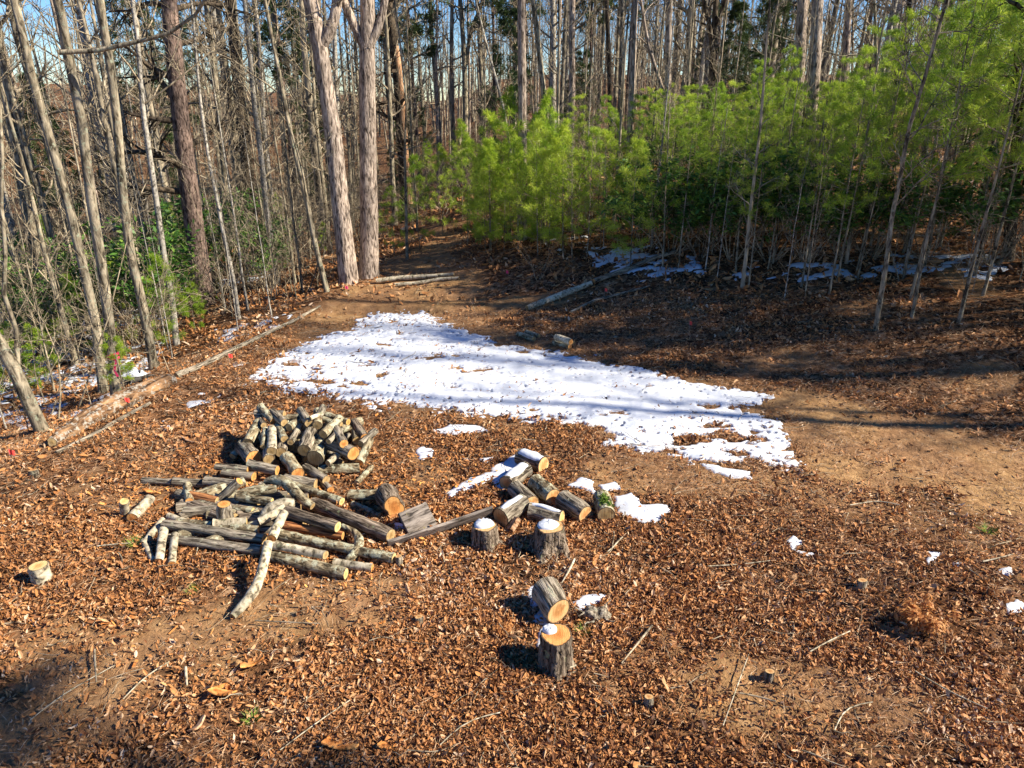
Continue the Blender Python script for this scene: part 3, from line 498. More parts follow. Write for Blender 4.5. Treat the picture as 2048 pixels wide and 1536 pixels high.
def forest(protos, cnt, region, dmin, s0, s1, label, group):
    c = 0; tr_ = 0
    while c < cnt and tr_ < 20000:
        tr_ += 1; x, y = region()
        if not far_ok(x, y, dmin): continue
        qx = pxof(x, y, float(T(x, y)))[0]
        if (350 < qx < 440 and y < 19) or (655 < qx < 775 and y < 17): continue
        placed.append((x, y)); s = s0 + (s1 - s0) * rr.rand(); place(protos[rr.randint(len(protos))], x, y, rr.rand() * 6.28, s, s * (.9 + .25 * rr.rand()), label, group); c += 1
def reg(r0, r1, a0, a1, cond):
    def f():
        while 1:
            a = R_(a0 + (a1 - a0) * rr.rand()); r = math.sqrt(r0 * r0 + rr.rand() * (r1 * r1 - r0 * r0)); x, y = math.sin(a) * r, math.cos(a) * r
            if cond(x, y): return x, y
    return f
leftc = lambda x, y: edge_d(x, y) < -1.2 and x < -4.2
backc = lambda x, y: (x < -4.8 or y > 24 or (x > .5 and y > 19)) and (y > 15 or x < -7)
forest(tall, 20, reg(17, 28, -44, -12, leftc), 1.5, .5, .9, wood_label('leafless slope tree', 0), 'bare trees on the left slope')
forest(tall, 92, reg(24, 48, -42, 42, backc), 1.3, .7, 1.15, wood_label('leafless tree trunk in the grey woods', 0), 'bare trees behind the clearing')
forest(mid, 40, reg(15, 27, -44, -10, leftc), .8, .6, 1.1, wood_label('thin slope tree', 0), 'understory trees on the left slope')
forest(mid, 62, reg(20, 36, -30, 42, backc), .8, .7, 1.2, wood_label('thin leafless understory tree', 0), 'understory trees behind the clearing')
forest(sap, 60, reg(8.6, 20, -44, -10, lambda x, y: edge_d(x, y) < -.4), .35, .5, 1.0, wood_label('twiggy sapling on the left slope', 0), 'saplings on the left slope')
bankc = lambda x, y: bank_d(x, y) > 2.0 and y < 21
forest(sap, 80, reg(10.5, 20, -2, 44, bankc), .3, .5, .95, wood_label('thin bare sapling stem on the bank', 0), 'saplings on the bank')
forest(mid, 16, reg(11.5, 19, 3, 43, bankc), .5, .5, .8, wood_label('leafless tree among the pines', 0), 'understory trees among the pines')
# woods that go on beyond the right edge of the view
for x, y, s in ((13, 6.9, .9), (21, 7.2, 1.0), (15, 8.9, .9), (26, 9.5, 1.1), (34, 6, 1.2), (12.5, 8.1, .8), (18, 8.1, 1), (24, 8.4, 1.1), (17, 10.4, 1), (22, 11.3, 1.1), (29, 7.6, 1.2), (14, 11.5, .9), (12, 9.6, .8), (19.5, 9.2, 1), (16, 7.4, .9), (25, 11.8, 1.1), (32, 8.6, 1.2), (20, 12.6, 1), (28, 12.4, 1.1), (11.5, 7.4, .6)):
    place(tall[rr.randint(4)], x, y, rr.rand() * 6, s, s, 'leafless tree in the woods right of the clearing, past the pines', 'bare trees right of the clearing')

# far woods that read as one grey mass
rg = np.random.RandomState(9); N = 760; a = np.radians(-52 + 104 * rg.rand(N) ** .75); r = np.sqrt(46 ** 2 + rg.rand(N) * (105 ** 2 - 46 ** 2)); x = np.sin(a) * r; y = np.cos(a) * r; S = np.stack([x, y, T(x, y) - .3], -1)
P, R = grow(rg, S, np.stack([rg.randn(N) * .05, rg.randn(N) * .05, np.ones(N)], -1), 8 + 6 * rg.rand(N), .07 + .10 * rg.rand(N) ** 2, 7, .03, .1, .15); V, F = tubes(P, R, 5); A = Acc(); A.add(V, F)
S, D_, L1, r1 = kids(rg, P, R, 9, .12, 1, .9, .4, .22, np.full(N, 14.)); P1, R1 = grow(rg, S, D_, L1, r1, 4, .2, .1); V, F = tubes(P1, np.maximum(R1, .012), 3); A.add(V, F)
S, D_, L2, r2 = kids(rg, P1, R1, 4, .2, 1, .8, .5, .5, L1); P2, R2 = grow(rg, S, D_, L2, r2, 3, .2, .1); V, F = tubes(P2, np.maximum(R2, .009), 3); A.add(V, F)
tag(obj('distant_woods', A.build('distant_woods'), M['far']), 'far leafless woods reading as one grey mass of trunks and twigs', 'woods', kind='stuff')
# brush: dense leafless undergrowth
N = 2500; a = (rg.rand(N) - .5) * R_(92); r = np.sqrt(11 ** 2 + rg.rand(N) * (46 ** 2 - 11 ** 2)); x = np.sin(a) * r; y = np.cos(a) * r; qx = pxof(x, y, T(x, y))[0]; k = ((edge_d(x, y) < -.8) & (x < -4.6) & ~((qx > 350) & (qx < 440) & (y < 18))) | ((y > 25) & (rg.rand(N) < .55)) | ((bank_d(x, y) > 2.5) & (rg.rand(N) < .35) & (y < 22)); x, y = x[k], y[k]; N = len(x)
P, R = grow(rg, np.stack([x, y, T(x, y) - .1], -1), np.stack([rg.randn(N) * .45, rg.randn(N) * .45, np.ones(N)], -1), 1.0 + 3.0 * rg.rand(N), .006 + .010 * rg.rand(N), 7, .2, .06); A = Acc(); V, F = tubes(P, R, 4); A.add(V, F)
S, D_, L1, r1 = kids(rg, P, R, 7, .15, 1, .8, .6, .45, np.full(N, 2.4)); P1, R1 = grow(rg, S, D_, L1, r1, 5, .22, .05); V, F = tubes(P1, np.maximum(R1, .0035), 3); A.add(V, F)
S, D_, L2, r2 = kids(rg, P1, R1, 3, .2, 1, .8, .6, .5, L1); P2, R2 = grow(rg, S, D_, L2, r2, 4, .22, .05); V, F = tubes(P2, np.maximum(R2, .003), 3); A.add(V, F)
tag(obj('undergrowth', A.build('undergrowth'), M['twig']), 'tangled leafless undergrowth between the trunks', 'brush', kind='stuff')

# ------------------------------------------------------------------ pines
def pine_mesh(seed, h, clear, rad, whorl=.46, nb=5, ndl=17, nl=.115, nw=.0036, dead=True, tint0=0., tipn=3):
    rg = np.random.RandomState(seed); TP = trunk_pts(rg, h, .03, 12, .006); r0 = .0062 * h; TR = r0 * (1 - .9 * np.linspace(0, 1, 12)); z = clear; S = []; D_ = []; L = []; r = []
    while z < h * .97:
        q = z / h
        for j in range(nb):
            if rg.rand() < .12: continue
            a = 6.283 * (j + rg.rand()) / nb; p = [np.interp(z, TP[:, 2], TP[:, i]) for i in (0, 1)]; S.append((p[0], p[1], z + rg.randn() * .04)); el = .12 + .7 * q * q
            D_.append((math.cos(a), math.sin(a), el)); L.append(rad * (1.05 - q) ** .75 * (.75 + .4 * rg.rand()) * min(1, .55 + (z - clear) / (h * .3))); r.append(.011 * (1.1 - q) * h / 5)
        z += whorl * (.85 + .3 * rg.rand()) * (1.1 - .35 * q)
    P, R = grow(rg, np.array(S), np.array(D_), np.array(L), np.array(r), 6, .07, .05); T_ = Acc(); W_ = Acc(); V, F = tubes(P, R, 4); W_.add(V, F)
    if dead:
        zz = rg.rand(int(clear * 9) + 2) * clear * .95 + .15; n_ = len(zz); a = rg.rand(n_) * 6.283; p0 = np.stack([np.interp(zz, TP[:, 2], TP[:, 0]), np.interp(zz, TP[:, 2], TP[:, 1]), zz], -1)
        P0, R0 = grow(rg, p0, np.stack([np.cos(a), np.sin(a), .1 * np.ones(n_)], -1), .15 + .55 * rg.rand(n_), np.full(n_, .0045), 5, .14, 0); V, F = tubes(P0, R0, 3); W_.add(V, F)
    S, D2, L2, r2 = kids(rg, P, R, 5, .35, 1, .7, .6, .42, np.array(L)); P2, R2 = grow(rg, S, D2, L2, r2, 4, .1, .12); V, F = tubes(P2, np.maximum(R2, .002), 3); W_.add(V, F)
    # tufts along twigs and at branch tips
    cs = [P2[:, 3], P2[:, 2], P[:, 5], P[:, 4]]; ds = [P2[:, 3] - P2[:, 2], P2[:, 2] - P2[:, 1], P[:, 5] - P[:, 4], P[:, 4] - P[:, 3]]
    c = np.concatenate(cs); d = nrm(np.concatenate(ds)); n_ = len(c); dd = nrm(d[:, None] * .75 + rg.randn(n_, ndl, 3) * .62 + np.array([0, 0, .1])); ln = nl * (.75 + .5 * rg.rand(n_, ndl, 1))
    b0 = c[:, None] + d[:, None] * (rg.rand(n_, ndl, 1) - .6) * .07; sd = nrm(np.cross(dd, rg.randn(n_, ndl, 3))) * nw
    tipp = b0 + dd * ln - np.array([0, 0, .15]) * ln; V = np.stack([b0 - sd * .6, b0 + dd * ln * .55 + sd, tipp, b0 + dd * ln * .5 - sd], 2).reshape(-1, 3)
    tn = np.clip(rg.rand(n_, 1) * .55 + rg.rand(n_, ndl) * .35 + .12 + tint0, 0, 1); A = Acc(); A.add(V, np.arange(n_ * ndl * 4).reshape(-1, 4), tint=np.repeat(tn.ravel(), 4))
    return trunk_mesh(rg, 'trunk', TP, TR, 7, .08, .2), W_.build('branches'), A.build('needles', False)
def pine_proto(seed, name, h, clear, rad, bk='grey', nm='needle', **kw):
    a, b_, c = pine_mesh(seed, h, clear, rad, **kw); root = empty(name, (0, 0, -500), 'young pine', 'pine tree')
    obj('trunk', a, M[bk], root); obj('branches', b_, M['twig'], root); obj('needles', c, M[nm], root); root['h'] = h; return root
thick = [pine_proto(300 + i, 'young_pine', 4.2 + .4 * i, 1.6 + .25 * i, 1.0 + .1 * i, tint0=(.06, .16, -.04, .1, .2)[i], ndl=13) for i in range(5)]
low = [pine_proto(320 + i, 'young_pine', 2.4, .35, .75, whorl=.36, tint0=.12, ndl=11) for i in range(2)]
tiny = [pine_proto(330 + i, 'pine_seedling', 1.2, .12, .42, whorl=.2, nb=4, tint0=.02, nl=.075) for i in range(2)]
big = [pine_proto(340 + i, 'tall_pine', 17, 6.0, 2.6, bk='pine', nm='needle_dark', whorl=.7, nb=6, ndl=12, nl=.3, nw=.02, tint0=0) for i in range(2)]
ENV = ([850, 900, 960, 1020, 1080, 1140, 1220, 1290, 1360, 1430, 1500, 1560, 1620, 1680, 1740, 1820, 1900, 1960, 2048, 2400], [400, 340, 270, 310, 270, 220, 210, 230, 230, 170, 100, 130, 180, 50, 10, -40, -110, -130, -150, -150])
rp = np.random.RandomState(31); pl = []; cnt = 0; tries = 0
while cnt < 165 and tries < 14000:
    tries += 1; a = R_(-6 + 56 * rp.rand()); r = 9.8 + 12.5 * rp.rand() ** .9; x, y = math.sin(a) * r, math.cos(a) * r; bd = float(bank_d(x, y))
    if bd < 2.1 or y > 21: continue
    if (x < 2 and y < 15.5 and bd < 3) or pxof(x, y, float(T(x, y)))[0] < 945: continue
    if any((x - q[0]) ** 2 + (y - q[1]) ** 2 < .58 ** 2 for q in pl): continue
    zg = float(T(x, y)); px_, py_, f = pxof(x, y, zg); ty = np.interp(px_, *ENV) + (-40 + 190 * rp.rand()); zt = at_depth(px_, ty, y)[2]; hh = zt - zg
    if hh < 1.2: hh = 1.2 + rp.rand() * .5
    if hh > 8.5 or px_ > 2350: continue
    hh = max(hh, 2.9) if (px_ > 1280 and bd < 7) else hh; pr = thick[rp.randint(5)] if hh > 2.7 else low[rp.randint(2)]; s = hh / pr['h']; pl.append((x, y)); cnt += 1
    row = 'in the front row' if bd < 4 else ('in the middle' if bd < 7.5 else 'at the back'); sz_ = 'short' if hh < 2.7 else ('middling' if hh < 4.2 else 'tall')
    lab = (f'{sz_} young pine {row} of the thicket ' + sect(px_, [1250, 1350, 1450, 1550, 1750, 1870, 1950], ['at its left end', 'near its left end', 'well left of the thick pair', 'just left of the thick pair', 'around the thick pair', 'right of the thick pair', 'far right of the thick pair', 'at the right edge'])) if px_ > 1150 else f'{sz_} young pine {row} of the thicket by the lone straight trunk'
    place(pr, x, y, rp.rand() * 6.28, max(.7, min(s, 1.25)) if hh > 2.7 else s, s, lab, 'young pines of the thicket' if px_ > 1150 else 'young pines by the woods road')
# solitary small pines, each told apart
for i in range(30):
    while 1:
        px_, py_ = 860 + 260 * rp.rand(), 415 + 100 * rp.rand()
        if px_ > 932: break
    p = at(px_, py_); s = .7 + .7 * rp.rand(); place(low[rp.randint(2)], p[0], p[1], rp.rand() * 6, s * .9, s, ('taller' if s > 1.05 else 'shorter') + ' bright young pine ' + sect(px_, [935, 1000, 1060], ['at the bend of the woods road', 'right of the woods road', 'beside the lone straight trunk', 'right of the lone straight trunk']), 'bright young pines by the road bend')
for i in range(26):
    px_, py_ = 10 + 600 * rp.rand(), 520 + 260 * rp.rand(); p = at(px_, py_)
    if edge_d(p[0], p[1]) > -.5: continue
    s = .6 + .9 * rp.rand(); place((low if i % 3 == 0 else tiny)[rp.randint(2)], p[0], p[1], rp.rand() * 6, s * .6, s * .7, wood_label('green pine seedling on the slope', 0), 'pine seedlings on the left slope')
SM = [(840, 500, 1.0, 'bushy little pine right of the twin oaks, beside the woods road', low), (790, 512, .75, 'bushy pine close behind the right twin oak', low), (885, 470, 1.0, 'yellow green bushy pine on the left edge of the woods road bend', low),
 (500, 560, .9, 'bright green seedling pine below the two close dark pines', tiny), (545, 548, .8, 'feathery seedling pine on the left slope before the twin oaks', tiny), (560, 470, .7, 'pale green small pine far down the left slope', low), (650, 500, .8, 'small green pine directly left of the twin oaks', tiny),
 (342, 700, .75, 'thin drooping pine beside the pale clump of trunks', low), (250, 790, .8, 'scrawny seedling pine behind the tree with pink flagging', tiny), (60, 640, 1.0, 'dark green young pine at the left edge behind the thick tan trunk', low), (20, 700, .95, 'green young pine cut by the left edge of the view', low),
 (175, 720, .7, 'small pine between the two leaning left trunks', low), (100, 770, .9, 'low seedling pine near the base of the forked leaning trunk', tiny), (40, 800, 1.1, 'green seedling pine at the far left above the rotten log', tiny), (390, 660, .8, 'little seedling pine right of the pale clump', tiny), (440, 600, .5, 'tiny seedling pine on the left slope near the white sapling', tiny), (860, 430, 1.1, 'pine half hidden behind the bushy ones by the road bend', low), (925, 440, 1.2, 'bright pine where the road disappears into the woods', low)]
for px_, py_, s, lab, ps in SM:
    p = at(px_, py_); place(ps[rp.randint(2)], p[0], p[1], rp.rand() * 6, s, s, lab, None)
for x, y, s in ((-9, 30, 1), (-4.5, 36, 1.05), (-1, 42, 1.1), (4, 38, .95), (-15, 34, .8), (9, 34, .9), (-20, 40, .9), (14, 40, 1), (1, 50, 1.2), (-7, 48, 1.2), (19, 30, .8), (-12, 44, 1), (7, 46, 1.1), (24, 38, 1)):
    place(big[rr.randint(2)], x, y, rr.rand() * 6, s, s, wood_label('tall dark evergreen rising', 0), 'tall evergreens behind the clearing')

med = [pine_proto(350 + i, 'evergreen_tree', 6.5, 1.2, 1.5, bk='dark', nm='needle_dark', whorl=.5, nb=6, ndl=14, nl=.2, nw=.012) for i in range(2)]
for i in range(20):
    a = R_(-40 + 62 * rp.rand()); r_ = 23 + 20 * rp.rand(); x, y = math.sin(a) * r_, math.cos(a) * r_
    if y < 20 or (-4.5 < x < 1 and y < 26): continue
    s = .55 + .5 * rp.rand(); place(med[rp.randint(2)], x, y, rp.rand() * 6, s, s, wood_label('dark evergreen between the grey trunks', 0), 'dark evergreens in the woods behind the clearing')
o = place(big[1], 9.2, .2, 1.0, 1.1, 1.22, 'tall pine outside the view, behind the viewer, shading the lower left corner', None)
# laurel bushes under the pines, leafy beech
def leafy(seed, h, rad, nst, L, matn, droop=0, m2=6, tips=9):
    rg = np.random.RandomState(seed); a = rg.rand(nst) * 6.283; P, R = grow(rg, np.stack([np.cos(a) * .08, np.sin(a) * .08, np.zeros(nst)], -1), np.stack([np.cos(a) * rad / h, np.sin(a) * rad / h, np.ones(nst)], -1), h * (.7 + .4 * rg.rand(nst)), np.full(nst, .011), 7, .12, .02)
    W_ = Acc(); V, F = tubes(P, R, 4); W_.add(V, F); S, D_, L2, r2 = kids(rg, P, R, m2, .3, 1, .8, .5, .32, np.full(nst, h)); P2, R2 = grow(rg, S, D_, L2, r2, 5, .14, .05); V, F = tubes(P2, np.maximum(R2, .002), 3); W_.add(V, F)
    c = np.concatenate([P2[:, 4], P2[:, 3], P2[:, 2], P[:, 6]]); n_ = len(c); c = np.repeat(c, tips, 0) + rg.randn(n_ * tips, 3) * L * .35; d = nrm(rg.randn(n_ * tips, 3) * np.array([1, 1, .45]) + np.array([0, 0, .1 - droop])); s = nrm(np.cross(d, rg.randn(len(c), 3) * .5 + np.array([0, 0, 1]))) * L * .19
    V = np.stack([c, c + d * L * .5 + s, c + d * L, c + d * L * .5 - s], 1).reshape(-1, 3); A = Acc(); A.add(V, np.arange(len(c) * 4).reshape(-1, 4), tint=np.repeat(rg.rand(len(c)), 4)); return W_.build('stems'), A.build('leaves', False)
lb = leafy(5, 1.9, 1.0, 9, .11, 'laurel', 0, 8, 9)
LB = [(1340, 512), (1400, 515), (1465, 520), (1540, 522), (1610, 520), (1500, 505), (1680, 515), (1290, 505), (1850, 520), (1980, 530), (1740, 520), (1380, 500)]
for i, (px_, py_) in enumerate(LB):
    p = at(px_, py_); root = empty('laurel_bush', p, 'dark glossy evergreen bush under the pines, ' + sect(px_, [1350, 1450, 1570, 1700, 1900], ['leftmost of the row', 'left of the thick pair of trunks', 'just left below the thick pair', 'just below the thick pair', 'right of the thick pair', 'at the right edge']), 'bush', 'laurel bushes under the pines', rp.rand() * 6)
    obj('stems', lb[0], M['twig'], root); obj('leaves', lb[1], M['laurel'], root); s = .75 + .5 * rp.rand(); root.scale = (s * 1.1, s * 1.1, s)
for i in range(20):
    a_ = R_(-43 + 30 * rp.rand()); r_ = 13.5 + 11 * rp.rand(); x, y = math.sin(a_) * r_, math.cos(a_) * r_
    if edge_d(x, y) > -3: continue
    s = .9 + .6 * rp.rand(); root = empty('evergreen_bush', (x, y, float(T(x, y))), wood_label('dark evergreen bush on the slope', 0)(x, y, s, None), 'bush', 'dark bushes down the left slope', i); obj('stems', lb[0], M['twig'], root); obj('leaves', lb[1], M['laurel'], root); root.scale = (s, s, s)
for px_, py_, s, lab in ((40, 690, .9, 'dark broadleaf bush at the left edge behind the forked leaning trunk'), (105, 715, .7, 'low dark bush between the forked trunk and the leaning mossy trunks'), (250, 640, .6, 'dark low bush down the slope behind the crooked clump trunk')):
    root = empty('evergreen_bush', at(px_, py_), lab, 'bush', None, s * 5); obj('stems', lb[0], M['twig'], root); obj('leaves', lb[1], M['laurel'], root); root.scale = (s, s, s)
fern = leafy(12, .42, .30, 10, .10, 'beech', .8, 5, 5)
be = leafy(8, 1.7, .9, 5, .07, 'beech', .5, 6, 5)
for i, (px_, py_, s, lab) in enumerate([(470, 590, 1.0, 'beech sapling holding orange dead leaves on the left slope'), (1075, 560, .6, 'rusty leaved shrub at the foot of the bank below the lone trunk'), (560, 575, .55, 'low orange leaved sapling left of the twin oaks'), (395, 570, .5, 'small orange leaved sapling behind the purplish pine'), (1850, 1250, .36, 'drooping clump of rusty orange dead fern leaves at the right'), (1005, 1262, .17, 'curled cluster of dead orange leaves in the shadow left of the nearest stump')]):
    p = at(px_, py_); be = fern if ('fern' in lab or 'curled' in lab) else be; s = s * 1.3 if be is fern else s; root = empty('leafy_sapling' if be is not fern else 'dead_leaf_clump', p, lab, 'sapling' if be is not fern else 'dead leaves', None, i); obj('stems', be[0], M['twig'], root); obj('leaves', be[1], M['beech'], root); root.scale = (s, s, s)

# ------------------------------------------------------------------ logs, rounds, stumps, boards
from mathutils import Matrix, Quaternion
rl = np.random.RandomState(4)
def frame(z):
    q = Vector(z).normalized().to_track_quat('Z', 'Y'); return q
def disc(c, d, ring, inset=0.0):
    """fan disc over a ring (n,3) with a rad attribute"""
    n_ = len(ring); mid = c + (ring - c) * .55; V = np.vstack([[c], mid, ring]); i = np.arange(n_); j = (i + 1) % n_
    F3 = np.stack([np.zeros(n_, int), 1 + i, 1 + j], -1); F4 = np.stack([1 + i, 1 + n_ + i, 1 + n_ + j, 1 + j], -1); return V, F4, F3, np.concatenate([[0], np.full(n_, .55), np.full(n_, 1.)])
def make_log(name, P, R, bk, cut, label, cat, group=None, n=18, rough=.10, lobed=0, snow=0, ends=(1, 1), skew=.0, cut2=None):
    P = np.array(P, float); R = np.array(R, float); s_ = np.concatenate([[0], np.cumsum(np.linalg.norm(np.diff(P, axis=0), axis=1))])
    k = max(6, int(s_[-1] / .07)); k = min(k, 40); q = np.linspace(0, s_[-1], k)
    if len(P) > 2:   # smooth the bends
        PP = np.stack([np.interp(q, s_, P[:, j]) for j in range(3)], -1)
        for _ in range(2): PP[1:-1] = (PP[:-2] + 2 * PP[1:-1] + PP[2:]) / 4
    else: PP = np.stack([np.interp(q, s_, P[:, j]) for j in range(3)], -1); PP[1:-1] += rl.randn(k - 2, 3) * R.mean() * .035
    RR = np.interp(q, s_, R) * (1 + .05 * rl.randn(k)); qt = frame(P[-1] - P[0]); mid = P.mean(0); m = np.array(qt.to_matrix())
    L = (PP - mid) @ m; V, F = tubes(L[None], RR[None], n, rough, rl); Vr = V.reshape(k, n, 3)
    a = np.arange(n) / n * 6.2832
    if lobed:
        for e in (0,) : 
            w_ = np.linspace(1, .3, k)[:, None]; f = 1 + lobed * w_ * np.cos(2 * a + .9)[None]; c = L[:, None]; Vr = c + (Vr - c) * f[..., None]
    if skew:  # oblique saw cut
        for e, sg in ((0, 1), (-1, -1)): Vr[e, :, 2] += skew * (Vr[e, :, 0] - L[e, 0])
    V = Vr.reshape(-1, 3); o = obj(name, mesh(name, V, F), M[bk]); o.location = mid; o.rotation_mode = 'QUATERNION'; o.rotation_quaternion = qt; tag(o, label, cat, group)
    for e in (0, 1):
        if not ends[e]: continue
        ring = Vr[0 if e == 0 else -1]; c = ring.mean(0); V2, F4, F3, rad = disc(c, None, ring); V2[0, 2] += (.002 if e else -.002)
        obj('cut_face', mesh('cut_face', V2, F4, F3, smooth=False, attrs={'rad': rad}), M[cut if e == 0 or not cut2 else cut2], o)
    if snow:
        up = np.array((qt.inverted() @ Vector((0, 0, 1)))[:2]); th0 = math.atan2(up[1], up[0]); kk = 14; nn = 11; zz = np.linspace(L[0, 2] + .02, L[-1, 2] - .02, kk); th = np.linspace(-1, 1, nn)
        ZZ, TH = np.meshgrid(zz, th, indexing='ij'); wd = snow * (1 + .35 * fbm(ZZ * 14, ZZ * 0 + 3.3, 2)); r = np.interp(zz, L[:, 2], RR)[:, None] * 1.02 + .018 * np.sqrt(np.clip(1 - TH ** 2, 0, 1)) * np.sqrt(np.clip(1 - (np.abs(np.linspace(-1, 1, kk)) ** 6), 0, 1))[:, None] - .004
        cx = np.interp(zz, L[:, 2], L[:, 0])[:, None]; cy = np.interp(zz, L[:, 2], L[:, 1])[:, None]
        V = np.stack([cx + r * np.cos(th0 + TH * wd), cy + r * np.sin(th0 + TH * wd), ZZ], -1).reshape(-1, 3); i = np.arange(kk * nn).reshape(kk, nn); F = np.stack([i[:-1, :-1], i[1:, :-1], i[1:, 1:], i[:-1, 1:]], -1).reshape(-1, 4)
        obj('snow_cap', mesh('snow_cap', V, F), M['snow'], o)
    return o
def dep(p): return pxof(*p)[2]
CR = {2: (430, 790, .1953), 3: (230, 960, .1953), 4: (450, 960, .1953), 5: (780, 860, .293), 6: (900, 1100, .2197), 1: (0, 0, 1), 7: (0, 1000, .4395), 8: (1300, 900, .3652), 0: (650, 400, .3418)}
def cp(c, x, y): ox, oy, s = CR[c]; return ox + s * x, oy + s * y
GP = 'split length firewood in the left log pile'
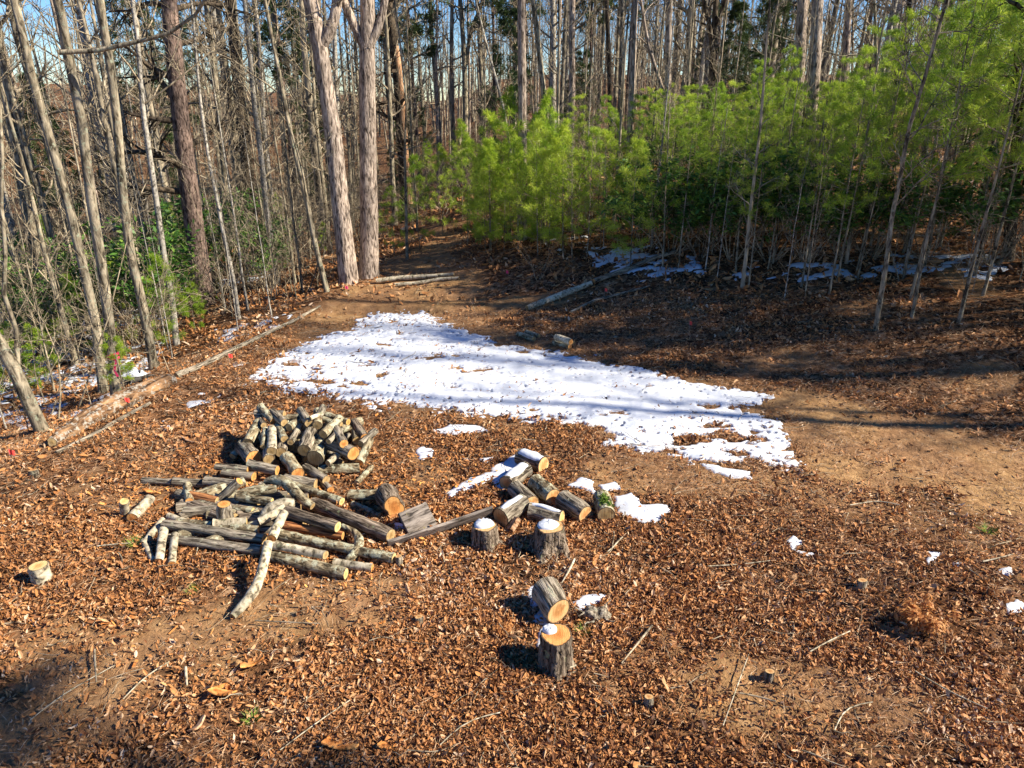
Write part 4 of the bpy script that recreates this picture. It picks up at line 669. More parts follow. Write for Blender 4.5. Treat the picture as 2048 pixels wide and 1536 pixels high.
LG = [  # crop, front x,y, r, back x,y, height front, back, bark, cut, label, group-kind F firewood (length kept near .42 m) or L long
 (2, 710, 195, 36, 540, 190, .37, .37, 'log_grey', 'cut_tan', 'short grey log lying crosswise at the top left corner of the firewood heap', 'F'),
 (2, 938, 205, 24, 730, 235, .41, .39, 'log_lichen', 'cut_orange', 'thin mossy log crosswise on the top of the heap with a small orange end', 'F'),
 (2, 600, 268, 38, 560, 225, .36, .38, 'log_lichen', 'cut_orange', 'log end with half lit orange face near the upper left of the heap', 'F'),
 (2, 500, 310, 30, 470, 262, .34, .34, 'log_grey', 'cut_tan', 'small pale end peeking out at the upper left edge of the heap', 'F'),
 (2, 710, 285, 38, 650, 232, .39, .40, 'log_grey', 'cut_tan', 'log with yellow tan end just right of the half lit orange one', 'F'),
 (2, 755, 335, 40, 840, 268, .35, .36, 'log_lichen', 'cut_tan', 'lichen spotted log slanting up to the right under the two upper left ends', 'F'),
 (2, 960, 290, 40, 925, 235, .40, .41, 'log_grey', 'cut_tan', 'log end below the crosswise stick at the top middle of the heap', 'F'),
 (2, 1055, 250, 36, 1075, 200, .42, .42, 'log_grey', 'cut_tan', 'upper of two log ends stacked at the top middle of the heap', 'F'),
 (2, 1048, 312, 42, 1050, 255, .38, .39, 'log_lichen', 'cut_tan', 'lower of two log ends stacked at the top middle of the heap', 'F'),
 (2, 975, 238, 14, 1100, 188, .46, .47, 'log_pale', 'cut_tan', 'pale crooked stick lying on the very top of the heap', 'L'),
 (2, 1365, 275, 34, 1150, 210, .36, .38, 'log_lichen', 'cut_orange', 'dark mossy log at the top right with orange end facing right', 'F'),
 (2, 1295, 305, 27, 1230, 285, .35, .36, 'log_lichen', 'cut_tan', 'small end tucked beneath the dark mossy log at the top right', 'F'),
 (2, 1105, 405, 43, 1185, 330, .35, .37, 'log_lichen', 'cut_tan', 'spotted log slanting up right at the middle of the heap', 'F'),
 (2, 1320, 500, 43, 1215, 300, .33, .35, 'log_grey', 'cut_orange', 'blue grey log sloping down right across the right half of the heap', 'F'),
 (2, 1535, 435, 46, 1435, 295, .24, .28, 'log_dark', 'cut_orange', 'rough dark log at the right edge with its orange end up', 'F'),
 (2, 1490, 500, 33, 1530, 465, .24, .24, 'log_grey', 'cut_tan', 'small grey end jammed under the rough dark log on the right', 'F'),
 (2, 1480, 690, 42, 1560, 520, .12, .20, 'log_lichen', 'cut_orange', 'curved lichen covered log at the right foot of the heap', 'F'),
 (2, 1420, 600, 68, 1240, 520, .22, .24, 'log_grey', 'cut_orange', 'thick log with a long slanted orange end on the right of the heap', 'F'),
 (2, 1160, 478, 30, 1200, 440, .34, .34, 'log_grey', 'cut_tan', 'small round end in the centre between larger logs', 'F'),
 (2, 340, 490, 52, 430, 320, .22, .30, 'log_lichen', 'cut_tan', 'log leaning up right at the left side of the heap', 'F'),
 (2, 492, 530, 28, 515, 350, .24, .30, 'log_lichen', 'cut_tan', 'narrow dark log left of the pale speckled one', 'F'),
 (2, 580, 575, 48, 592, 350, .24, .31, 'log_pale', 'cut_tan', 'pale speckled log pointing straight at the viewer in the left half of the heap', 'F'),
 (2, 712, 452, 36, 640, 310, .30, .33, 'log_lichen', 'cut_tan', 'mottled log right of the pale speckled one', 'F'),
 (2, 775, 485, 33, 870, 320, .28, .31, 'log_grey', 'cut_tan', 'blue grey log slanting up right at the centre of the heap', 'F'),
 (2, 915, 570, 68, 975, 400, .26, .30, 'log_grey', 'cut_tan', 'stout grey log in the centre of the heap', 'F'),
 (2, 1025, 650, 84, 1075, 510, .18, .20, 'log_lichen', 'cut_tan', 'thickest log of the heap with a big split tan end in the middle', 'F'),
 (2, 675, 590, 58, 690, 490, .20, .20, 'log_grey', 'cut_tan', 'round tan end just right below the pale speckled log', 'F'),
 (2, 552, 660, 56, 548, 590, .15, .15, 'log_grey', 'cut_tan', 'round tan end directly below the pale speckled log', 'F'),
 (2, 400, 650, 80, 320, 560, .14, .15, 'log_grey', 'cut_orange', 'fat log with a broad sunlit orange end at the lower left of the heap', 'F'),
 (2, 180, 630, 36, 285, 530, .06, .10, 'log_lichen', 'cut_tan', 'lichen speckled log lying at the far left foot of the heap', 'F'),
 (2, 345, 760, 33, 110, 740, .12, .12, 'log_grey', 'cut_orange', 'upper of two crosswise logs left below the fat orange end', 'F'),
 (2, 400, 835, 42, 120, 800, .07, .07, 'log_grey', 'cut_orange', 'lower of two crosswise logs left below the fat orange end', 'F'),
 (2, 640, 775, 48, 410, 725, .12, .14, 'log_grey', 'cut_orange', 'dark grey log with bright orange end below the two round tan ends', 'F'),
 (2, 850, 805, 62, 740, 650, .12, .16, 'log_lichen', 'cut_orange', 'stout log sloping down with a half moon orange end at the heap centre foot', 'F'),
 (2, 1140, 870, 45, 955, 765, .09, .11, 'log_grey', 'cut_tan', 'grey log sloping down right at the foot of the heap', 'F'),
 (2, 1035, 920, 60, 790, 880, .06, .06, 'log_grey', 'cut_tan', 'thick grey log lying crosswise at the foot of the heap', 'F'),
 (2, 1185, 970, 32, 1090, 880, .04, .04, 'log_grey', 'cut_orange', 'small log with orange end below the sloping grey log', 'F'),
 (2, 1155, 700, 30, 1260, 610, .16, .18, 'log_pale', 'cut_tan', 'pale small log leaning beside the thickest log', 'F'),
 (2, 1480, 745, 45, 1060, 770, .06, .06, 'log_lichen', 'cut_tan', 'long mossy grey log lying along the right foot of the heap', 'L'),
 (2, 1450, 900, 27, 1595, 745, .03, .03, 'log_lichen', 'cut_pale', 'thin speckled log lying alone right of the heap', 'F'),
 (2, 1300, 1090, 38, 800, 920, .06, .06, 'log_lichen', 'cut_pale', 'mossy pole right behind the crooked forked branch', 'L'),
 (2, 1380, 1020, 48, 1620, 1020, .08, .08, 'log_lichen', 'cut_tan', 'thick stubby limb with side knob right of the long poles', 'F'),
 (2, 1690, 1230, 28, 1410, 1110, .03, .03, 'log_lichen', 'cut_tan', 'short mossy stick log beneath the stubby limb', 'F'),
 (2, 1800, 1440, 66, 1000, 1110, .08, .09, 'log_dark', 'cut_tan', 'long thick furrowed log with a red stain running behind the board', 'L'),
 (2, 1258, 1350, 50, 730, 1190, .20, .18, 'log_dark', 'cut_pale', 'long furrowed log on top of the poles with a pale sunlit end', 'L'),
 (2, 1310, 1440, 40, 690, 1330, .10, .10, 'log_red', 'cut_orange', 'rusty red peeled log between the furrowed and the mossy poles', 'L'),
 (4, 1730, 800, 48, 560, 560, .07, .12, 'log_lichen', 'cut_pale', 'long mossy pole ending right of the pile with a pale end', 'L'),
 (4, 1030, 770, 40, 440, 655, .13, .15, 'log_pale', 'cut_tan', 'smooth pale grey pole lying on the mossy bottom pole', 'L'),
 (4, 1240, 960, 54, 400, 760, .06, .06, 'log_lichen', 'cut_pale', 'lowest long mossy pole nearest the viewer, right half', 'L'),
 (3, 1500, 720, 46, 510, 600, .07, .06, 'log_grey', 'cut_tan', 'lowest long pole nearest the viewer, left half, with twigs over it', 'L'),
 (3, 1530, 610, 44, 500, 450, .10, .10, 'log_grey', 'cut_tan', 'second long pole from the viewer, starting at the left of the pile', 'L'),
 (3, 450, 830, 40, 490, 560, .05, .13, 'log_pale', 'cut_orange', 'short pale log leaning on the left end of the bottom pole', 'F'),
 (3, 580, 860, 36, 600, 680, .04, .08, 'log_pale', 'cut_orange', 'short pale log right beside the leaning one at the left end', 'F'),
 (3, 285, 660, 33, 425, 490, .04, .05, 'log_pale', 'cut_orange', 'short mossy green log left of the poles', 'F'),
 (3, 395, 830, 28, 350, 740, .03, .03, 'log_pale', 'cut_tan', 'tiny stub log hidden behind the leaning pale log', 'F'),
 (3, 1605, 600, 44, 1710, 380, .22, .26, 'log_pale', 'cut_orange', 'pale birch like log across the poles with an orange end toward the viewer', 'F'),
 (3, 1610, 220, 38, 1240, 170, .17, .16, 'log_lichen', 'cut_pale', 'lower of two lichen crusted limbs in the middle of the pile', 'F'),
 (3, 1660, 90, 38, 1240, 150, .20, .18, 'log_lichen', 'cut_orange', 'upper of two lichen crusted limbs in the middle of the pile', 'L'),
 (3, 1275, 10, 44, 1130, 170, .26, .10, 'log_grey', 'cut_orange', 'grey log tilted up with an oval ringed end in the pile middle', 'F'),
 (3, 710, 330, 52, 960, 320, .07, .07, 'log_grey', 'cut_tan', 'short blue grey chunk left of the upright round', 'F'),
 (3, 763, 220, 40, 750, 120, .09, .09, 'log_lichen', 'cut_orange', 'log with a round orange end facing the viewer at the left of the pile', 'F'),
 (3, 1050, 215, 42, 830, 170, .09, .09, 'log_red', 'cut_tan', 'brown weathered split log left of the tilted oval end', 'F'),
 (3, 1415, 320, 34, 1200, 290, .09, .09, 'log_lichen', 'cut_pale', 'mossy log in the gap right of the upright round', 'F'),
 (3, 815, 460, 30, 610, 390, .05, .05, 'log_pale', 'cut_orange', 'thin mossy log above the second pole at the left', 'F'),
 (3, 1000, 450, 32, 840, 440, .10, .10, 'log_lichen', 'cut_tan', 'green grey stub lying on the second pole', 'F'),
 (3, 1350, 430, 46, 1010, 450, .12, .12, 'log_pale', 'cut_pale', 'pale lichen log with a splintered yellow end above the poles', 'L'),
 (3, 1480, 500, 42, 1290, 500, .09, .09, 'log_lichen', 'cut_tan', 'knobbly lichen log under the birch like log', 'F'),
 (3, 940, 40, 42, 670, 20, .05, .05, 'log_grey', 'cut_tan', 'blue grey log at the left behind the small round orange end', 'F'),
 (3, 590, 20, 30, 390, 10, .04, .04, 'log_grey', 'cut_tan', 'grey log at the far left outside the pile', 'F'),
 (3, 175, 390, 50, 350, 200, .05, .05, 'log_pale', 'cut_orange', 'pale spotted log lying apart at the far left with a ringed end', 'F'),
 (3, 95, 215, 40, 100, 330, .20, .03, 'log_pale', 'cut_pale', 'short stub standing beside the lone spotted log at the far left', 'F'),
 (3, 1230, 50, 50, 990, 20, .08, .08, 'log_grey', 'cut_tan', 'dark blue grey log under the crosswise pair', 'F'),
 (4, 1510, 900, 42, 1210, 860, .05, .05, 'log_pale', 'cut_orange', 'short crosswise log at the right end of the poles', 'F'),
 (4, 250, 410, 46, 5, 430, .13, .13, 'log_pale', 'cut_pale', 'speckled log with a yellow splintered end left of the forked lump', 'F'),
]
LG = LG[:-1]
for c, fx, fy, r, bx, by, h0, h1, bk, cut, lab, kd in LG:
    a = at(*cp(c, fx, fy), h0); b_ = at(*cp(c, bx, by), h1); rw = r * CR[c][2] * dep(a) / FPX; rw = max(rw, .022) * (1.14 if kd == 'L' else 1.08)
    d = b_ - a; L_ = np.linalg.norm(d)
    if kd == 'F' and not (c == 3 and fx == 95):
        Lt = min(max(L_, .36), .50); b_ = a + d / L_ * Lt
    for p in (a, b_):
        g_ = float(T(p[0], p[1])) + rw * .85
        if p[2] < g_: p[2] = g_
    make_log('firewood_log' if kd == 'F' else 'long_log', [a, b_], [rw * 1.0, rw * 1.04], bk, cut, lab, 'log', 'cut logs of the pile left of the stumps', 16, .09, skew=rl.randn() * .12)
# filler logs deep inside the heap, glimpsed in its gaps
for i, (x_, y_, h_) in enumerate([(700, 640, .06), (880, 680, .06), (560, 480, .12), (820, 560, .12), (1180, 600, .08), (1300, 420, .16), (980, 500, .14), (640, 420, .18), (1150, 740, .04), (450, 600, .06), (1400, 480, .10), (860, 420, .2), (1080, 430, .22), (740, 540, .16), (520, 720, .04), (900, 760, .03)]):
    a = at(*cp(2, x_, y_), h_); a[1] += .25; an = rl.randn() * .5; d = np.array([math.sin(an), math.cos(an), .02]) * .22
    make_log('firewood_log', [a - d, a + d], [.055, .058], ('log_grey', 'log_lichen')[i % 2], 'cut_tan', 'shaded log in the gaps deep inside the firewood heap', 'log', 'logs deep inside the firewood heap', 12)
rf = np.random.RandomState(8)
for i in range(22):
    a = at(*cp(3, 850 + 900 * rf.rand(), 60 + 480 * rf.rand()), .03); an = 1.35 + rf.randn() * .5; d = np.array([math.sin(an), -.25 * math.cos(an) * 0 + math.cos(an), 0]) * (.2 + .12 * rf.rand()); a[2] = float(T(a[0], a[1])) + .05
    make_log('firewood_log', [a - d, a + d], [.048 + .02 * rf.rand()] * 2, ('log_grey', 'log_lichen', 'log_dark')[i % 3], 'cut_tan', 'shaded log lying on the ground underneath the other pieces of the pole pile', 'log', 'logs underneath the pole pile', 12)
# chips, bark crumbs and broken sticks round the pile
k = 2600; xa, ya, _ = at(560, 1010); x = xa + rf.randn(k) * 1.25; y = ya + rf.randn(k) * .75; yw = rf.rand(k) * 6.28; ln = .01 + .035 * rf.rand(k) ** 2; wd_ = .004 + .01 * rf.rand(k); c = np.stack([x, y, T(x, y) + .012 + .02 * rf.rand(k)], -1); u_ = np.stack([np.cos(yw), np.sin(yw), .3 * rf.randn(k)], -1) * ln[:, None]; v_ = np.stack([-np.sin(yw), np.cos(yw), .3 * rf.randn(k)], -1) * wd_[:, None]
tag(obj('wood_chips', mesh('wood_chips', np.stack([c - u_ - v_, c + u_ - v_ * .6, c + u_ * .9 + v_, c - u_ + v_ * .8], 1).reshape(-1, 3), np.arange(k * 4).reshape(-1, 4), smooth=False), M['orangewood']), 'orange wood chips and bark crumbs strewn round the log pile', 'wood chips', kind='stuff')
def poly_log(name, pts, hs, rs, bk, cut, lab, cat='log', grp=None, **kw):
    P = [at(x, y, h) for (x, y), h in zip(pts, hs)]; R = [max(.004, r * dep(p) / FPX) for r, p in zip(rs, P)]
    for p, r in zip(P, R): p[2] = max(p[2], float(T(p[0], p[1])) + r * .8)
    return make_log(name, P, R, bk, cut, lab, cat, grp, **kw)
G1 = 'cut logs of the pile left of the stumps'
poly_log('crooked_limb', [cp(2, 520, 885), cp(2, 610, 850), cp(2, 700, 860), cp(2, 800, 970), cp(2, 890, 1080), cp(2, 1000, 1140)], [.22, .27, .27, .24, .2, .16], [7, 9, 11, 11, 10, 8], 'log_lichen', 'cut_tan', 'crooked elbow shaped limb lying over the middle of the pile', 'log', G1)
poly_log('forked_limb', [cp(4, 360, 410), cp(4, 440, 330), cp(4, 520, 270), cp(4, 620, 240), cp(4, 710, 235)], [.12, .18, .2, .2, .2], [7, 15, 17, 13, 8], 'log_pale', 'cut_orange', 'broad pale lichen lump of a fork in the middle of the pile', 'log', G1)
poly_log('forked_limb', [cp(4, 350, 425), cp(4, 440, 385), cp(4, 540, 330), cp(4, 600, 280)], [.16, .18, .2, .21], [8, 8, 9, 9], 'log_pale', 'cut_orange', 'side arm of the fork with a dark hollow end toward the viewer', 'log', G1)
poly_log('crooked_limb', [cp(3, 1570, 645), cp(3, 1540, 800), cp(3, 1480, 1030), cp(3, 1420, 1170), cp(3, 1320, 1270), cp(3, 1205, 1395)], [.24, .2, .13, .08, .05, .03], [9, 9, 10, 10.5, 10, 9], 'log_pale', 'cut_tan', 'long bent pale limb sticking out of the pile toward the viewer', 'log', G1)
poly_log('crooked_limb', [cp(4, 1200, 480), cp(4, 1310, 520), cp(4, 1380, 590), cp(4, 1390, 660), cp(4, 1330, 760), cp(4, 1250, 830)], [.08, .09, .1, .11, .11, .06], [7, 8, 8.5, 9, 9, 8], 'log_lichen', 'cut_tan', 'hook shaped mossy limb at the right end of the pile', 'log', G1)
# the fat lobed round right of the pile, and the upright round inside it
a = at(*cp(2, 1838, 1150), .13); b_ = at(*cp(2, 1735, 1010), .15); make_log('log_round', [a, b_], [.125, .125], 'log_dark', 'cut_orange', 'thick round with a heart shaped bright orange end right of the pile', 'log round', None, 26, .06, lobed=.3)
a = at(*cp(3, 1115, 245), .30); b_ = a + np.array([-.03, .02, -.27]); make_log('log_round', [a, b_], [.066, .075], 'log_grey', 'cut_orange', 'small round standing upright in the pile with a reddish top', 'log round', None, 18)
# rounds around the stumps
RD = [((1050, 210), (905, 155), 56, .14, 'log_dark', 'cut_fresh', .8, 'farthest round of the cluster, dark bark with snow along its back'),
 ((795, 335), (925, 235), 56, .14, 'log_grey', 'cut_fresh', .75, 'grey round with a snowy top just below the farthest one'),
 ((968, 470), (855, 365), 62, .14, 'log_grey', 'cut_fresh', 0, 'round lying in the centre of the cluster with its end to the lower right'),
 ((1115, 425), (990, 325), 62, .14, 'log_lichen', 'cut_fresh', 0, 'darker round right of the central one'),
 ((755, 560), (885, 470), 66, .15, 'log_grey', 'cut_fresh', .3, 'round at the left of the cluster showing a big end to the lower left'),
 ((1175, 560), (985, 515), 58, .15, 'log_grey', 'cut_pale', .3, 'round lying crosswise right behind the two snow capped stumps'),
 ((1335, 540), (1210, 455), 64, .14, 'log_grey', 'cut_fresh', 0, 'round right of the crosswise one with a pale end to the lower right'),
 ((1478, 545), (1448, 430), 62, .14, 'log_lichen', 'cut_tan', 0, 'rightmost round of the cluster with a patch of green moss')]
for (fx, fy), (bx, by), r, h, bk, cut, sn, lab in RD:
    a = at(*cp(5, fx, fy), h); b_ = at(*cp(5, bx, by), h); rw = r * .293 * dep(a) / FPX; d = b_ - a; L_ = np.linalg.norm(d); b_ = a + d / L_ * min(max(L_, .34), .46)
    for p in (a, b_): p[2] = float(T(p[0], p[1])) + rw * .93
    o = make_log('log_round', [a, b_], [rw, rw * 1.02], bk, cut, lab, 'log round', 'rounds cut from the felled trees', 26, .05, snow=sn)
    if 'moss' in lab:
        rg = np.random.RandomState(2); qt = o.rotation_quaternion; up = qt.inverted() @ Vector((0.1, -.1, 1)); th0 = math.atan2(up[1], up[0]); k = 260
        th = th0 + rg.randn(k) * .3 * 1; z = -.02 + rg.randn(k) * .05; c = np.stack([(rw + .004) * np.cos(th), (rw + .004) * np.sin(th), z], -1); dd = rg.randn(k, 3) * .012
        V = np.stack([c - dd, c + dd[:, [1, 2, 0]], c + dd], 1).reshape(-1, 3); obj('moss', mesh('moss', V, None, np.arange(k * 3).reshape(-1, 3), attrs={'tint': np.repeat(rg.rand(k) * .5, 3)}), M['grass'], o)
a = at(*cp(6, 990, 520), .17); b_ = at(*cp(6, 865, 338), .19); a[2] = T(a[0], a[1]) + .13; b_[2] = T(b_[0], b_[1]) + .16; make_log('log_round', [a, b_], [.112, .118], 'log_grey', 'cut_fresh', 'big round lying just behind the nearest stump, furrowed bark with a cracked pale end', 'log round', 'rounds cut from the felled trees', 30, .05)
# stumps
def stump(px_, py_, h, r, label, snow, seed, bk='log_dark', cut='cut_fresh', tilt=(0, 0), flare=.35, name='tree_stump'):
    rg = np.random.RandomState(seed); p = at(px_, py_, h); x, y = p[0], p[1]; z0 = float(T(x, y)); n_ = 40; k = 16; a = np.arange(n_) / n_ * 6.2832; root = obj(name, None, [], None, (x, y, z0)); root.empty_display_size = .1; tag(root, label, 'tree stump', None)
    ph = rg.rand(3) * 6.28; out = 1 + .05 * np.cos(2 * a + ph[0]) + .03 * np.cos(3 * a + ph[1]); but = np.clip(np.cos(5 * a + ph[2]) * .5 + .5, 0, 1) ** 1.5
    V = []; tz = tilt[0] * np.cos(a) + tilt[1] * np.sin(a)
    for q in np.linspace(1, 0, k):
        z = -.05 + (h + .05) * q; f = math.exp(-q * 2.4); rr_ = r * out * (1 + flare * f * (.5 + 1.1 * but)) * (1 + .045 * rg.randn(n_) * (q < .99)) * (1 + .03 * np.cos(17 * a + 3 * q)); V.append(np.stack([rr_ * np.cos(a), rr_ * np.sin(a), z + tz * r * q], -1))
    V = np.array(V); i = np.arange(k - 1)[:, None] * n_; j = np.arange(n_)[None]; j2 = (j + 1) % n_; F = np.stack([i + j, i + n_ + j, i + n_ + j2, i + j2], -1).reshape(-1, 4)
    obj('bark', mesh('bark', V.reshape(-1, 3), F), M[bk], root); ring = V[0]; c = ring.mean(0); V2, F4, F3, rad = disc(c, None, ring); obj('cut_face', mesh('cut_face', V2, F4, F3, smooth=False, attrs={'rad': rad}), M[cut], root)
    if snow:
        (sx, sy, sr) = snow; m_ = 30; b2 = np.arange(m_) / m_ * 6.2832; ro = sr * r * (1 + .22 * fbm(np.cos(b2) * 1.5 + seed, np.sin(b2) * 1.5, 3)); V = []
        for t_, hz in ((1, -.002), (.96, .012), (.85, .022), (.6, .028), (.3, .03), (.02, .032)):
            X_ = sx * r + ro * t_ * np.cos(b2); Y_ = sy * r + ro * t_ * np.sin(b2); rr2 = np.hypot(X_, Y_); cl_ = np.minimum(1, .97 * r / np.maximum(rr2, 1e-6)); X_ *= cl_; Y_ *= cl_
            V.append(np.stack([X_, Y_, h + hz + tilt[0] * X_ + tilt[1] * Y_ + .004 * rg.randn(m_) * (t_ < .9)], -1))
        V = np.array(V); i = np.arange(5)[:, None] * m_; j = np.arange(m_)[None]; j2 = (j + 1) % m_; F = np.stack([i + j, i + j2, i + m_ + j2, i + m_ + j], -1).reshape(-1, 4); obj('snow_cap', mesh('snow_cap', V.reshape(-1, 3), F), M['snow'], root)
    return root
def wpx(px_, py_, h, r): return r * dep(at(px_, py_, h)) / FPX
stump(*cp(5, 645, 650), .21, wpx(*cp(5, 645, 650), .21, 24), 'snow capped stump next to the long board, left one of the two side by side', (-.05, .2, .85), 1, tilt=(.02, -.12), flare=.6)
stump(*cp(5, 1092, 655), .24, wpx(*cp(5, 1092, 655), .24, 27), 'snow capped stump with spreading mossy roots, right one of the two side by side', (-.12, .15, .82), 2, tilt=(.03, -.1), flare=1.0)
stump(1113, 1268, .28, wpx(1113, 1268, .28, 31), 'nearest stump with a bright orange ringed top half covered by snow', (-.42, .38, .5), 3, tilt=(-.02, -.05), cut='cut_orange', flare=.5)
stump(76, 1131, .17, wpx(76, 1131, .17, 17), 'pale smooth barked stump alone at the far left', None, 4, 'log_pale', 'cut_pale', (.04, .02), .12)
for i, (px_, py_, h, r, lab) in enumerate([(838, 1233, .07, 8, 'thumb sized cut stub in the leaves below the pile'), (1298, 1393, .10, 9, 'small cut stub right below the nearest stump'), (1540, 1342, .08, 9, 'little cut stub in the leaves at the lower right'), (66, 940, .08, 8, 'small stub in the leaves near the left edge'), (797, 1112, .1, 7, 'thin cut stub at the right end of the poles'), (1725, 1160, .09, 9, 'dark hollow stub in the dirt at the right')]):
    stump(px_, py_, h, wpx(px_, py_, h, r), lab, None, 10 + i, 'log_grey', 'cut_fresh', (.1, -.2), .2, 'sapling_stub')
# boards and split wood
def board(p0, p1, width, th, roll, bk, label, name='weathered_board', bow=.0, w2=None):
    p0 = np.array(p0); p1 = np.array(p1); d = nrm(p1 - p0); side = nrm(np.cross(d, [0, 0, 1])); upv = np.cross(side, d); wv = side * math.cos(roll) + upv * math.sin(roll); nv = np.cross(d, wv); k = 14; V = []
    for q in np.linspace(0, 1, k):
        w_ = width + ((w2 or width) - width) * q; c = p0 + (p1 - p0) * q + nv * bow * math.sin(q * 3.1416) ; e = rl.randn(4) * .0025
        V += [c - wv * (w_ / 2 + e[0]) - nv * th / 2, c + wv * (w_ / 2 + e[1]) - nv * th / 2, c + wv * (w_ / 2 + e[1]) + nv * th / 2, c - wv * (w_ / 2 + e[0]) + nv * th / 2]
    V = np.array(V); mid = V.mean(0); qt = d; i = np.arange(k - 1)[:, None] * 4; j = np.arange(4)[None]; j2 = (j + 1) % 4; F = np.stack([i + j, i + j2, i + 4 + j2, i + 4 + j], -1).reshape(-1, 4); F = np.vstack([F, [[3, 2, 1, 0], [4 * k - 4, 4 * k - 3, 4 * k - 2, 4 * k - 1]]])
    qq = Vector(d).to_track_quat('X', 'Z'); m = np.array(qq.to_matrix()); o = obj(name, mesh(name, (V - mid) @ m, F, smooth=False), M[bk]); o.location = mid; o.rotation_mode = 'QUATERNION'; o.rotation_quaternion = qq
    bv = o.modifiers.new('bevel', 'BEVEL'); bv.width = .003; tag(o, label, 'board'); return o
board(at(775, 1088, .06), at(984, 1020, .14), .115, .03, 1.05, 'board', 'long weathered grey board leading from the pile to the left snow capped stump', bow=.01, w2=.13)
board(at(808, 1052, .09), at(862, 1027, .12), .26, .05, -.75, 'board', 'short broad slab of grey bark wood propped behind the long board', 'wood_slab', w2=.24)
board(at(1020, 1060, .04), at(1036, 1036, .12), .085, .05, .5, 'peeled', 'pale split wedge standing between the rounds and the stumps', 'split_wedge', w2=.07)
board(at(818, 1192, .0), at(812, 1166, .12), .045, .02, 1.2, 'peeled', 'pale upright splinter in the leaves right below the pile', 'wood_splinter', w2=.02)
for i, (x0, y0, x1, y1, w_, lab) in enumerate([(480, 1330, 528, 1312, .09, 'orange torn bark piece lying at the lower left centre'), (436, 1372, 466, 1385, .13, 'orange brown bark chunk casting a dark shadow at the lower left'), (650, 1478, 715, 1492, .075, 'long orange bark piece at the bottom centre'), (380, 1462, 408, 1430, .045, 'pale splinter of wood at the bottom left of centre'), (368, 874, 392, 884, .05, 'curled pale bark strip between the rotten log and the heap'), (292, 978, 318, 985, .07, 'orange bark flake lying at the left of the pile'), (760, 1484, 790, 1490, .06, 'small orange bark piece right of the long orange one')]):
    board(at(x0, y0, .05), at(x1, y1, .055), w_ * 1.4, .014, .45, 'orangewood' if 'orange' in lab else 'peeled', lab, 'bark_piece', bow=.02, w2=w_ * .6)
# gnarled root wood beside the big round
def knot(p, s, seed, bk, label, name, cat, snow=True, roots=7):
    rg = np.random.RandomState(seed); n1, n2 = 16, 24; th = np.linspace(.02, 3.12, n1)[:, None]; ph = (np.arange(n2) / n2 * 6.2832)[None]; d = np.stack([np.sin(th) * np.cos(ph), np.sin(th) * np.sin(ph), np.cos(th) + 0 * ph], -1)
    rr_ = s * (1 + .55 * fbm(d[..., 0] * 1.8 + seed, d[..., 1] * 1.8 + d[..., 2] * 1.3, 4)); V = d * rr_[..., None] * np.array([1.2, .8, .75]); i = np.arange(n1 - 1)[:, None] * n2; j = np.arange(n2)[None]; j2 = (j + 1) % n2
    root = empty(name, (p[0], p[1], float(T(p[0], p[1])) + s * .35), label, cat); obj('body', mesh('body', V.reshape(-1, 3), np.stack([i + j, i + n2 + j, i + n2 + j2, i + j2], -1).reshape(-1, 4)), M[bk], root)
    a = rg.rand(roots) * 6.28; P, R = grow(rg, np.stack([np.cos(a), np.sin(a), .1 + .4 * rg.rand(roots)], -1) * s * .6, np.stack([np.cos(a), np.sin(a), .2 * np.ones(roots)], -1), s * (1.2 + rg.rand(roots)), np.full(roots, s * .14), 7, .35, -.1, .2)
    for q in range(roots): V, F = tubes(P[q:q + 1], R[q:q + 1], 7); obj('root', mesh('root', V, F), M[bk], root)
    if snow:
        V = d[:6] * (rr_[:6, :, None] + .012) * np.array([1.2, .8, .75]); i = np.arange(5)[:, None] * n2; obj('snow_cap', mesh('snow_cap', V.reshape(-1, 3), np.stack([i + j, i + n2 + j, i + n2 + j2, i + j2], -1).reshape(-1, 4)), M['snow'], root)
knot(at(*cp(6, 1340, 560), .06), .09, 3, 'log_grey', 'gnarled weathered root knot right of the nearest stump', 'root_knot', 'root wood', False)
knot(at(268, 752, .1), .17, 6, 'rock', 'black root clump dusted with snow behind the rotten log', 'root_clump', 'root wood', True, 10)
# fallen wood
FL = 'fallen wood'
o = poly_log('rotten_log', [(104, 884), (150, 856), (200, 828), (262, 797), (320, 772), (344, 760)], [.08] * 6, [10, 16, 20, 19, 16, 13], 'rotten', 'cut_pale', 'long rotten orange brown log along the left edge of the clearing', 'log', n=20, rough=.25)
poly_log('fallen_pole', [(352, 752), (410, 728), (470, 697), (530, 668), (590, 640), (640, 612)], [.05] * 6, [7, 6, 5, 4, 3, 2], 'log_grey', 'cut_tan', 'long thin fallen trunk continuing from the rotten log toward the twin oaks', rough=.2)
poly_log('fallen_pole', [(112, 905), (190, 868), (240, 838), (300, 806)], [.03] * 4, [4, 4.5, 4, 3], 'log_grey', 'cut_tan', 'grey pole lying against the near side of the rotten log')
poly_log('fallen_pole', [(752, 562), (800, 556), (850, 553), (908, 548)], [.06] * 4, [5, 5, 4.5, 3], 'log_pale', 'cut_tan', 'upper pale pole lying across the lane right of the twin oaks')
poly_log('fallen_pole', [(790, 570), (840, 566), (880, 558), (918, 556)], [.04] * 4, [4, 4, 3.5, 3], 'log_pale', 'cut_tan', 'lower pale pole lying across the lane right of the twin oaks')
poly_log('fallen_pole', [(1054, 616), (1095, 600), (1140, 583), (1183, 566)], [.06] * 4, [5.5, 6, 6, 5], 'log_pale', 'cut_tan', 'pale fallen pole on the shaded bank below the pines')
poly_log('fallen_pole', [(1188, 562), (1250, 540), (1310, 515), (1400, 490)], [.08] * 4, [5, 5, 4, 3], 'log_grey', 'cut_tan', 'dark fallen pole running uphill into the pine thicket')
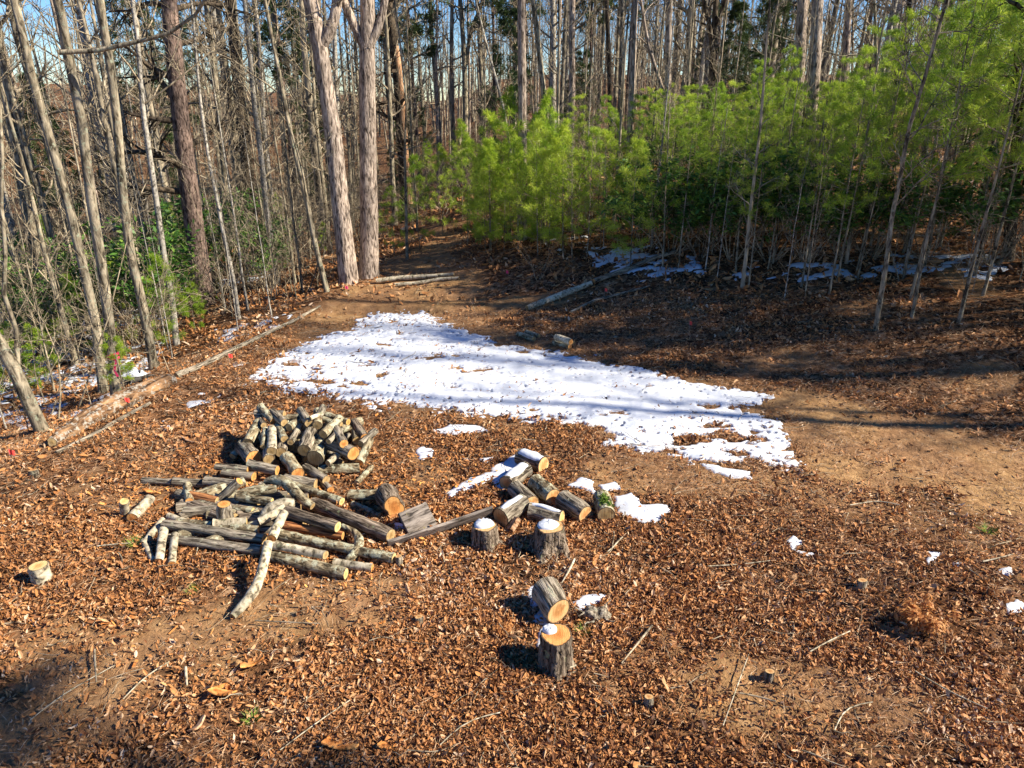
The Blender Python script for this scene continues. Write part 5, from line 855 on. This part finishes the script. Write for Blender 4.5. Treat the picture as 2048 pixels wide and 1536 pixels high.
poly_log('fallen_pole', [(1140, 625), (1190, 600), (1240, 588), (1300, 572)], [.03] * 4, [2.5, 3, 2.5, 2], 'log_grey', 'cut_tan', 'thin curved fallen branch below the dark pole on the bank')
for (f, b_, r, h, bk, lab) in (((1068, 678), (1036, 668), 6, .05, 'log_lichen', 'mossy short log at the toe of the bank, left pair, nearer one'), ((1078, 672), (1052, 664), 5, .05, 'log_lichen', 'mossy short log at the toe of the bank, left pair, farther one'), ((1142, 684), (1112, 674), 7, .17, 'log_pale', 'pale short log on top of the right pair at the toe of the bank'), ((1140, 693), (1108, 685), 6.5, .05, 'log_lichen', 'mossy short log under the pale one at the toe of the bank'), ((1148, 686), (1120, 680), 5, .05, 'log_grey', 'dark short log behind the right pair at the toe of the bank')):
    a = at(*f, h); c = at(*b_, h); rw = r * dep(a) / FPX; make_log('firewood_log', [a, c], [rw, rw], bk, 'cut_orange' if 'pale' in lab else 'cut_tan', lab, 'log', None, 14)
ST = [([(1149, 1118), (1138, 1142), (1123, 1166)], 3.2, 'pale stick lying behind the big round'), ([(1245, 1074), (1234, 1082), (1231, 1091), (1215, 1103)], 2.2, 'small zigzag pale stick right of the stumps'), ([(1304, 1251), (1275, 1287), (1243, 1326)], 3.2, 'dark stick right of the nearest stump'), ([(1104, 1344), (1128, 1340), (1152, 1330)], 4, 'curved stick at the foot of the nearest stump'),
 ([(338, 1323), (290, 1352), (246, 1398)], 2, 'long pale curved stick at the lower left'), ([(189, 1299), (190, 1332), (193, 1365)], 3, 'short dark forked stick left of the long curved one'), ([(371, 1334), (372, 1352), (374, 1371)], 4, 'stubby upright looking stick at the lower left'), ([(510, 1241), (575, 1244), (641, 1247)], 1.8, 'thin dark straight stick below the bent limb'),
 ([(1479, 1386), (1515, 1392), (1552, 1403)], 2.4, 'dark stick at the lower right centre'), ([(1446, 1451), (1470, 1385), (1497, 1309)], 1.6, 'long thin pale stem pointing up at the lower right centre'), ([(1830, 1342), (1900, 1385), (1975, 1417)], 2, 'long stick crossing the lower right corner'), ([(1965, 1123), (1990, 1118), (2026, 1108)], 2.4, 'wavy pale stick near the right edge'),
 ([(1417, 1132), (1480, 1129), (1540, 1121)], 1.6, 'thin stick in the leaves right of the white patch'), ([(1620, 1303), (1660, 1280), (1700, 1262)], 2, 'pale broken stick among the leaves at the right'), ([(1669, 1460), (1690, 1412), (1745, 1404)], 1.8, 'hooked stick at the lower right'), ([(195, 1092), (230, 1088), (262, 1086)], 1.8, 'thin white stick left of the poles'),
 ([(335, 1100), (360, 1075), (378, 1050)], 1.4, 'thin forked twig leaning over the left end of the poles'), ([(392, 1110), (400, 1080), (380, 1060)], 1.3, 'crooked twig standing before the lowest pole'), ([(560, 1500), (640, 1440), (700, 1400)], 1.6, 'thin straight branch across the bottom centre'), ([(880, 1490), (930, 1440), (1000, 1425)], 1.6, 'thin branch below the nearest stump'), ([(60, 1440), (130, 1385), (230, 1330)], 1.6, 'long thin branch in the lower left corner'), ([(1700, 1010), (1760, 1000), (1800, 1010)], 1.6, 'small twig on the bare dirt track')]
for pts, r, lab in ST: poly_log('fallen_stick', pts, [.035 + .03 * rl.rand() for _ in pts], [r * .72] * (len(pts) - 1) + [r * .4], 'twig' if 'dark' in lab else 'log_pale', 'cut_tan', lab, 'stick', n=7)
# survey flags
for px_, py_, lab, mt in ((1012, 537, 'pink survey flag at the top of the bank before the lone trunk', 'pink'), (1210, 572, 'red pink survey flag on the bank beside the fallen pole', 'redflag'), (1380, 638, 'orange red survey flag low on the shaded bank below the pines', 'redflag'), (690, 568, 'pink survey flag at the foot of the left twin oak', 'pink'), (456, 703, 'pink survey flag beside the thin fallen trunk', 'redflag'), (14, 893, 'pink survey flag at the left edge of the view', 'redflag'), (247, 790, 'orange pink survey flag at the foot of the taped trunk', 'redflag')):
    g_ = at(px_, py_, .22); x, y = g_[0], g_[1]; root = empty('survey_flag', (x, y, float(T(x, y))), lab, 'flag', 'survey flags', rl.rand()); root.scale = (.55, .55, .7); V, F = tubes(np.array([[[0, 0, -.03], [.004, 0, .12], [0, 0, .27]]]), np.full((1, 3), .0025), 6); obj('stake', mesh('stake', V, F), M['wire'], root)
    k = 7; q = np.linspace(0, .10, k); V = np.array([(a_, .012 * math.sin(a_ * 70), z_ - a_ * .25) for a_ in q for z_ in (.17, .26)]); i = np.arange(k - 1) * 2; obj('flag', mesh('flag', V, np.stack([i, i + 2, i + 3, i + 1], -1)), M[mt], root)
# grass tufts
for i, (px_, py_, s, lab) in enumerate([(387, 1187, 1, 'small bright green grass tuft below the poles'), (270, 1092, 1.3, 'green leafy sprig at the left end of the poles'), (1165, 1268, 1, 'moss green tuft right of the nearest stump'), (1975, 1065, 1.3, 'grass tuft on the edge of the track at the right'), (505, 1442, 1, 'green sprig at the bottom left of centre'), (1140, 860, .8, 'small grass tuft at the edge of the snow')]):
    rg = np.random.RandomState(60 + i); k = 60; a = rg.rand(k) * 6.28; c = np.stack([np.cos(a), np.sin(a), 0 * a], -1) * .02 * s; d = nrm(np.stack([np.cos(a) * .9, np.sin(a) * .9, .4 + rg.rand(k)], -1)) * (.05 + .05 * rg.rand(k))[:, None] * s; sd = np.stack([-np.sin(a), np.cos(a), 0 * a], -1) * .003 * s
    V = np.stack([c - sd, c + sd, c + d], 1).reshape(-1, 3); o = obj('grass_tuft', mesh('grass_tuft', V, None, np.arange(k * 3).reshape(-1, 3), attrs={'tint': np.repeat(rg.rand(k), 3)}), M['grass']); p = at(px_, py_); o.location = p; tag(o, lab, 'grass')
